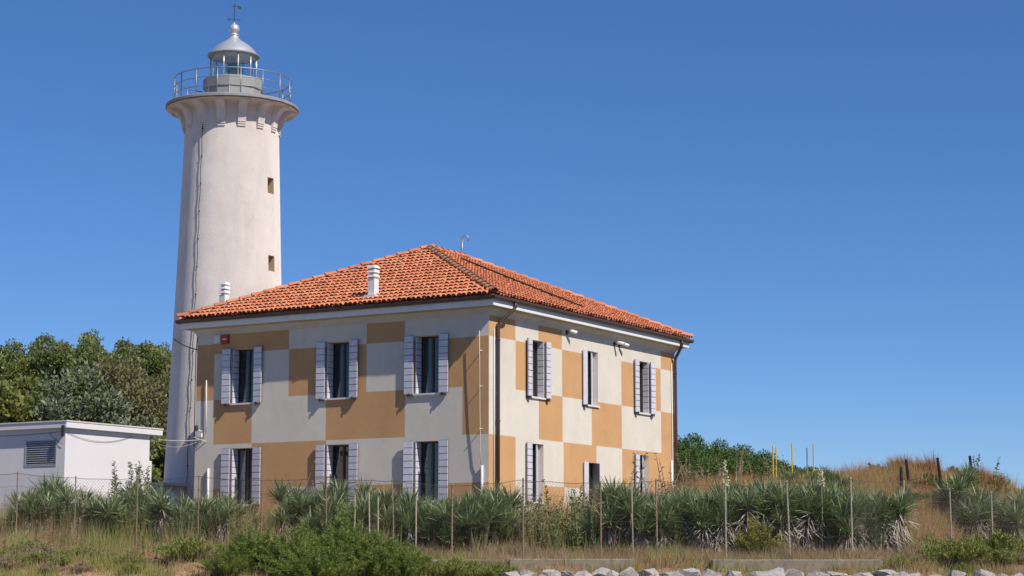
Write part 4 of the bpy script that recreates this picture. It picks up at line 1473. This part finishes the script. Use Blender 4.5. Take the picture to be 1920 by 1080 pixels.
def plant(name, proto, x, y, s, label, cat, group=None, z=None, sz=None, crown='crown'):
    cm, tm, zc = proto
    e = empty(name, (x, y, gz(x, y) if z is None else z), rnd.uniform(0, 6.28))
    e.scale = (s, s, sz or s)
    obj(crown, cm, e, (0, 0, zc))
    obj('trunk', tm, e)
    tag(e, label, cat, group)
    return e

POP = [tree_proto(200 + k, 2.1, 2.1, 3.6, 110, 36000, 0.13, 0.10, M['tree_leaf' if k != 1 else 'tree_leaf2'], 5.6, .16, cr=.2, core=.3) for k in range(3)]
# backdrop of leafy trees left of the tower
def tops(px, y, top):
    return (1060.7 - top) / 3655.3 * (y * math.cos(PITCH)) + 0.0
tree_list = [(-35, 86, 632), (20, 84, 628), (78, 87, 612), (112, 84, 622), (165, 86, 606), (215, 84, 620), (262, 87, 630), (300, 84, 632), (345, 88, 628), (-10, 92, 640), (140, 93, 640), (240, 94, 640)]
for i, (px, y, top) in enumerate(tree_list):
    y = y + 17
    x = px_x(px, y, 8)
    g = gz(x, y)
    zt = (1060.7 - top) / 3655.3 * y - g
    s = zt / 9.8
    plant('leafy_tree', POP[i % 3], x, y, s * rnd.uniform(.9, 1.05), 'dense dark green tree in the wood behind the shed', 'tree', 'trees behind the shed', sz=s)
OL = tree_proto(231, 1.3, 1.2, 1.4, 30, 7000, 0.13, 0.05, M['olive'], 1.9, .08, cr=.3)
BR = tree_proto(232, 1.2, 1.1, 2.3, 34, 7500, 0.12, 0.05, M['brown_leaf'], 2.6, .08, cr=.25)
GB = tree_proto(233, 1.4, 1.3, 1.7, 30, 7000, 0.17, 0.12, M['tree_leaf2'], 2.2, .09, cr=.28)
for px, y, top, pr, hgt, lab, cat in ((130, 76, 742, OL, 3.3, 'silvery grey-green bush just above the shed roof corner', 'bush'),
                                 (172, 75, 728, OL, 3.3, 'taller silvery bush above the sunlit shed roof', 'bush'),
                                 (225, 77, 688, BR, 4.9, 'brownish thin bush above the sunlit shed roof', 'bush'),
                                 (262, 78, 694, BR, 4.9, 'second brownish bush nearer the lighthouse', 'bush'),
                                 (300, 79, 700, BR, 4.9, 'brownish bush right against the lighthouse edge', 'bush'),
                                 (55, 77, 722, GB, 3.9, 'bright green bush above the louvre side of the shed', 'bush'),
                                 (5, 77, 720, GB, 3.9, 'green bush cut off by the left picture edge', 'bush'),
                                 (95, 78, 740, GB, 3.9, 'low green bush left of the silvery bushes', 'bush'),
                                 (300, 76, 815, GB, 3.9, 'low bush between shed roof end and lighthouse', 'bush')):
    y = y + 17
    x = px_x(px, y, 5)
    g = gz(x, y)
    s = ((1060.7 - top) / 3655.3 * y - g) / hgt
    plant('wild_bush', pr, x, y, s, lab, cat)

# green hill of low pines right of the house
PN = [tree_proto(250 + k, 1.9, 1.9, 1.7, 70, 24000, 0.11, 0.04, M['pine'], 2.0, .12, cr=.22) for k in range(2)]
for i, (px, y, top) in enumerate([(1270, 92, 806), (1300, 94, 814), (1328, 91, 822), (1352, 95, 827), (1380, 92, 833), (1405, 94, 838), (1430, 91, 846), (1452, 95, 852), (1476, 93, 860), (1290, 88, 836), (1340, 87, 846), (1395, 88, 856), (1440, 88, 866), (1240, 93, 804), (1500, 95, 868), (1310, 85, 850), (1365, 85, 858), (1415, 85, 864), (1460, 86, 870), (1280, 84, 846)]):
    x = px_x(px, y, 5)
    g = gz(x, y)
    zt = (1060.7 - top) / 3655.3 * y - g
    s = zt / 4.2
    plant('low_pine', PN[i % 2], x, y, max(s, 1.0), 'low rounded pine on the green slope right of the house', 'tree', 'pines on the slope', sz=s)
SCR = tree_proto(262, 1.1, 1.0, .9, 24, 6000, 0.10, 0.04, M['brown_leaf'], 1.0, .05, cr=.3)
for px, y, s, lab in ((1288, 72, 1.15, 'grey-brown scrub bush against the right end of the house'), (1318, 74, 1.0, 'brown scrub bush below the green slope')):
    x = px_x(px, y, 3)
    plant('scrub_bush', SCR, x, y, s, lab, 'bush', crown='foliage')

# fresh green feathery shrubs in front of the fence
def plume_shrub(seed, rad, hgt, nplume, per, mat, ll=.075, lw=.013):
    r = np.random.default_rng(seed)
    Vs, Fs, nb = [], [], 0
    tr = MB()
    for k in range(nplume):
        az = r.uniform(0, 6.28)
        q = math.sqrt(r.uniform(0, 1))
        base = np.array([math.cos(az) * q * rad * .55, math.sin(az) * q * rad * .45, 0.0])
        H = hgt * (1.1 - .6 * q) * r.uniform(.55, 1.15)
        out = np.array([math.cos(az), math.sin(az), 0]) * rad * q * r.uniform(.2, .75) + np.append(r.normal(0, .07, 2), 0)
        t = r.uniform(.05, 1, per) ** .75
        C_ = base + out * (t ** 1.6)[:, None] + np.array([0, 0, 1.0]) * (H * (t - .18 * t * t))[:, None]
        d = unit(r.normal(size=(per, 3)))
        w = .115 * (1.12 - t)[:, None] * r.uniform(.2, 1, (per, 1))
        A = unit(d * .8 + out / (H + .2) * .6 + np.array([0, 0, .8]))
        v, f = leaf_quads(C_ + d * w, A, ll * r.uniform(.6, 1.4, per), lw, r)
        Vs.append(v); Fs.append(f + nb); nb += len(v)
        if k % 3 == 0:
            tr.tube([tuple(base), tuple(base + out * .25 + np.array([0, 0, H * .45])), tuple(base + out + np.array([0, 0, H * .8]))], [.014, .009, .003], 4)
    return npmesh('foliage', np.concatenate(Vs), np.concatenate(Fs), mat), tr.mesh('twigs', M['bark']), 0.0
FS = [plume_shrub(270 + k, 0.95, 1.5, 130, 240, M['fresh']) for k in range(3)]
for px, y, s, sz, lab in ((480, 45.2, .9, .8, 'fresh green feathery shrub at the left of the foreground thicket'), (560, 44.6, 1.0, 1.0, 'large feathery green shrub left of centre in the thicket'),
                      (640, 44.8, 1.05, 1.15, 'tallest feathery green shrub in the foreground thicket'), (705, 44.4, 1.0, .85, 'feathery green shrub right of the tallest one'),
                      (765, 44.3, .8, .6, 'low feathery green shrub at the right of the thicket'), (600, 43.8, 1.1, .8, 'feathery green shrub at the very front of the thicket'),
                      (430, 44.5, .7, .5, 'small green shrub trailing off left of the thicket')):
    x = px_x(px, y, 0)
    plant('feathery_shrub', FS[rnd.randrange(3)], x, y, s, lab, 'shrub', 'feathery shrubs in the foreground', sz=sz, crown='foliage')
YG = plume_shrub(280, 0.6, 1.25, 70, 120, M['yellowgreen'], .075, .022)
x = px_x(1418, 47.8); plant('yellow_green_shrub', YG, x, 47.8, .95, 'yellow-green shrub glowing between the dead yucca skirts', 'shrub', crown='foliage')
LG = plume_shrub(281, 0.7, 0.5, 60, 130, M['green_grass'], .07, .014)
LD = plume_shrub(282, 0.7, 0.5, 60, 110, M['weed_dry'], .07, .012)
for px, y, s, lab in ((60, 47.5, .9, 'low yellow-green weed patch at the lower left corner'), (350, 46.2, 1.2, 'low yellowish weed patch left of the green thicket'), (850, 44.4, 1.1, 'low green weed mat left of the first boulders'),
                      (930, 44.6, .9, 'low green weed mat below the thin kerb'), (1690, 45.2, .8, 'small weed cushion right of the long kerb end'), (1795, 46.0, 1.3, 'green weed cushion above the right boulders'),
                      (1880, 47.0, 1.5, 'dark green weed mound at the right edge'), (1730, 50.5, 1.3, 'green weed mound behind the right fence posts'), (1830, 49.5, 1.2, 'weed mound right of the receding fence post'),
                      (1650, 50.0, 1.0, 'weed mound at the foot of the hedge end')):
    x = px_x(px, y, 0)
    plant('weed_mound', LG, x, y, s, lab, 'weed', crown='foliage')
for k in range(46):
    px = rnd.uniform(-10, 440) if k % 2 else rnd.uniform(1640, 1930)
    y = rnd.uniform(44.8, 48.5) if px < 1000 else rnd.uniform(45.2, 52.0)
    x = px_x(px, y, 0)
    green = rnd.random() < .55
    lab = ('low green cushion' if green else 'low straw-brown cushion') + (' on the lower left bank' if px < 1000 else ' on the bank right of the long kerb')
    plant('bank_plant', LG if green else LD, x, y, rnd.uniform(.4, 1.0), lab, 'plant', lab.replace('cushion', 'cushions'), sz=rnd.uniform(.35, .8), crown='foliage')
DG = plume_shrub(284, 0.8, 0.7, 60, 120, M['weed'], .08, .02)
for k in range(26):
    px = rnd.uniform(1500, 1930)
    y = rnd.uniform(53.0, 65.0) + max(0, (px - 1700)) * .02
    x = px_x(px, y, 2)
    g_ = rnd.random() < .65
    lab = ('low green scrub' if g_ else 'low brown scrub') + ' scattered on the dry dune'
    plant('dune_scrub', DG if g_ else LD, x, y, rnd.uniform(.5, 1.1), lab, 'scrub', lab, sz=rnd.uniform(.4, .9), crown='foliage')
x = px_x(1640, 64.0, 3.3); plant('dark_sapling', plume_shrub(290, .5, .9, 26, 70, M['pine'], .09, .06), x, 64.0, .8, 'small dark leafy sapling on the dune skyline', 'sapling', crown='foliage')

# wind-blown tussocks on the dune
def tussock(px, y, h, lean_, label, n=900):
    x = px_x(px, y, 3)
    e = empty('grass_tussock', (x, y, gz(x, y)))
    r = np.random.default_rng(int(px))
    az = r.uniform(0, 6.28, n)
    rad = r.uniform(0, .18, n)
    Pq = np.stack([rad * np.cos(az), rad * np.sin(az), -.05 * np.ones(n)], 1)
    A = unit(np.stack([np.cos(az) * .28 + lean_, np.sin(az) * .28, np.ones(n)], 1) + .12 * r.normal(size=(n, 3)))
    v, f = blade_quads(Pq, A, h * r.uniform(.6, 1.1, n), .014, r.uniform(.2, .8, n), r)
    obj('blades', npmesh('blades', v, f, M['orange_grass']), e)
    tag(e, label, 'grass', 'wind-blown grass tufts')
tussock(1697, 62.0, 1.1, -.35, 'wind-blown straw-coloured tuft leaning left beside the dark posts')
tussock(1745, 62.0, 1.3, -.25, 'largest wind-blown straw tuft on the dune crest')
tussock(1722, 62.4, 0.9, -.1, 'smaller straw tuft between the two large ones')
tussock(1835, 63.0, 1.15, -.2, 'straw tuft around the far wooden post at right')
tussock(1862, 63.5, .85, .1, 'low straw tuft right of the far wooden post')

# ground cover of grass blades
def in_buildings(x, y):
    dx, dy = x - HC.x, y - HC.y
    u = dx * HR.x + dy * HR.y
    v = dx * HA.x + dy * HA.y
    m = (u > -.1) & (u < LX + .1) & (v > -.1) & (v < LY + .1)
    dx, dy = x - SHX, y - SHY
    u = dx * HR.x + dy * HR.y
    v = dx * HA.x + dy * HA.y
    m |= (u > -.05) & (u < SH_D + .15) & (v > -.05) & (v < SH_L)
    return m
def grass(name, n, x0, x1, y0, y1, h0, h1, w, mat, label, dens=None, seed=1, tilt=.35):
    r = np.random.default_rng(seed)
    x = r.uniform(x0, x1, n); y = r.uniform(y0, y1, n)
    # tufts
    cx = r.uniform(x0, x1, n // 22 + 1); cy = r.uniform(y0, y1, n // 22 + 1)
    k = r.integers(0, len(cx), n)
    tuft = r.uniform(size=n) < .75
    x = np.where(tuft, cx[k] + r.normal(0, .11, n), x)
    y = np.where(tuft, cy[k] + r.normal(0, .11, n), y)
    keep = ~in_buildings(x, y)
    if dens is not None:
        keep &= r.uniform(size=n) < dens(x, y)
    x, y, k = x[keep], y[keep], k[keep]
    n = len(x)
    hs = r.uniform(.6, 1.25, len(cx))[k]
    z = gh(x, y)
    Pq = np.stack([x, y, z - .02], 1)
    A = unit(np.stack([r.normal(0, tilt, n), r.normal(0, tilt, n), np.ones(n)], 1))
    S = unit(np.stack([A[:, 2], r.normal(0, .5, n), -A[:, 0]], 1))
    ln = (r.uniform(h0, h1, n) * hs)[:, None]
    V = np.empty((n, 3, 3))
    V[:, 0] = Pq - S * w / 2
    V[:, 1] = Pq + S * w / 2
    V[:, 2] = Pq + A * ln
    me = npmesh(name, V.reshape(-1, 3), np.arange(n * 3).reshape(n, 3), mat)
    tag(obj(name, me), label, 'grass', kind='stuff')
def nz(x, y, s=1.0, o=0.0):
    return .5 + .25 * np.sin(x * .9 * s + o) * np.cos(y * .7 * s + 1.3 * o) + .25 * np.sin(x * 2.3 * s + y * 1.7 * s + 2 * o)
right = lambda x, y: sstep(x, 2.0, 6.0)
grass('dry_grass', 90000, -16, 16, 44.0, 57.5, .14, .45, .012, M['straw'], 'short dry straw-coloured grass round the fence', lambda x, y: .35 + .65 * (nz(x, y) > .45), 1)
grass('orange_grass', 45000, -16, 17, 44.8, 50.0, .08, .28, .013, M['orange_grass'], 'low rusty orange grass along the bank', lambda x, y: (nz(x, y, 1.2, 2.0) > .42) * 1.0, 2)
grass('brown_matted_grass', 60000, -3, 17, 45.3, 49.5, .12, .42, .012, M['weed_dry'], 'matted brown dead grass under the hedge', lambda x, y: .25 + .75 * (nz(x, y, 1.5, 3.0) > .5), 8, .6)
grass('green_grass', 110000, -16, 17, 43.6, 52.0, .12, .40, .013, M['green_grass'], 'low yellow-green grass on the bank', lambda x, y: (nz(x, y, 1.0, 4.0) > .48) * (.25 + .75 * (y < 47.0)) * np.where(x < 0, 1, .5), 3)
grass('dune_grass', 60000, 4.5, 17, 53.0, 70.0, .25, .75, .014, M['orange_grass'], 'tall orange dry grass over the dune', lambda x, y: (nz(x, y, .8, 1.0) > .38) * sstep((x - HC.x) * (-HA.x) + (y - HC.y) * (-HA.y), 1.0, 3.0), 4, .25)
grass('dune_straw', 36000, 4.5, 17, 50.0, 70.0, .2, .6, .013, M['straw'], 'pale dry grass mixed into the dune', lambda x, y: (nz(x, y, .9, 5.0) > .4) * sstep((x - HC.x) * (-HA.x) + (y - HC.y) * (-HA.y), 1.0, 3.0), 5, .3)
grass('dune_green', 50000, 5.0, 17, 49.0, 66.0, .15, .5, .014, M['green_grass'], 'green grass patches on the dune side', lambda x, y: (nz(x, y, 1.1, 7.0) > .47) * 1.0, 6, .35)

grass('tall_dry_grass', 26000, -15, 10.5, 48.3, 55.0, .45, 1.15, .010, M['straw'], 'tall thin dry stalks standing among the yuccas', lambda x, y: (nz(x, y, 1.3, 6.0) > .5) * .9, 9, .16)
grass('tall_green_grass', 22000, -15, 10.5, 48.0, 54.0, .4, .95, .013, M['green_grass'], 'tall green reeds standing among the yuccas', lambda x, y: (nz(x, y, 1.2, 9.0) > .55) * .9, 10, .2)

# labels of look-alikes that stand in a row: say which one by its place in the row
ORD = ['leftmost', 'second', 'third', 'fourth', 'fifth', 'sixth', 'seventh', 'eighth', 'ninth', 'tenth', 'eleventh', 'twelfth', 'thirteenth', 'fourteenth',
       'fifteenth', 'sixteenth', 'seventeenth', 'eighteenth', 'nineteenth', 'twentieth', 'twenty-first', 'twenty-second', 'twenty-third', 'twenty-fourth']
rows = {}
for o in list(scene.objects):
    if o.parent is None and o.get('category') in ('yucca', 'rock', 'tree'):
        rows.setdefault(o['label'], []).append(o)
for lab, os_ in rows.items():
    if not 1 < len(os_) <= len(ORD):
        continue
    os_.sort(key=lambda o: o.location.x / o.location.y)
    for k, o in enumerate(os_):
        o['label'] = ('leftmost ' if k == 0 else 'rightmost ' if k == len(os_) - 1 else ORD[k] + ' ') + lab
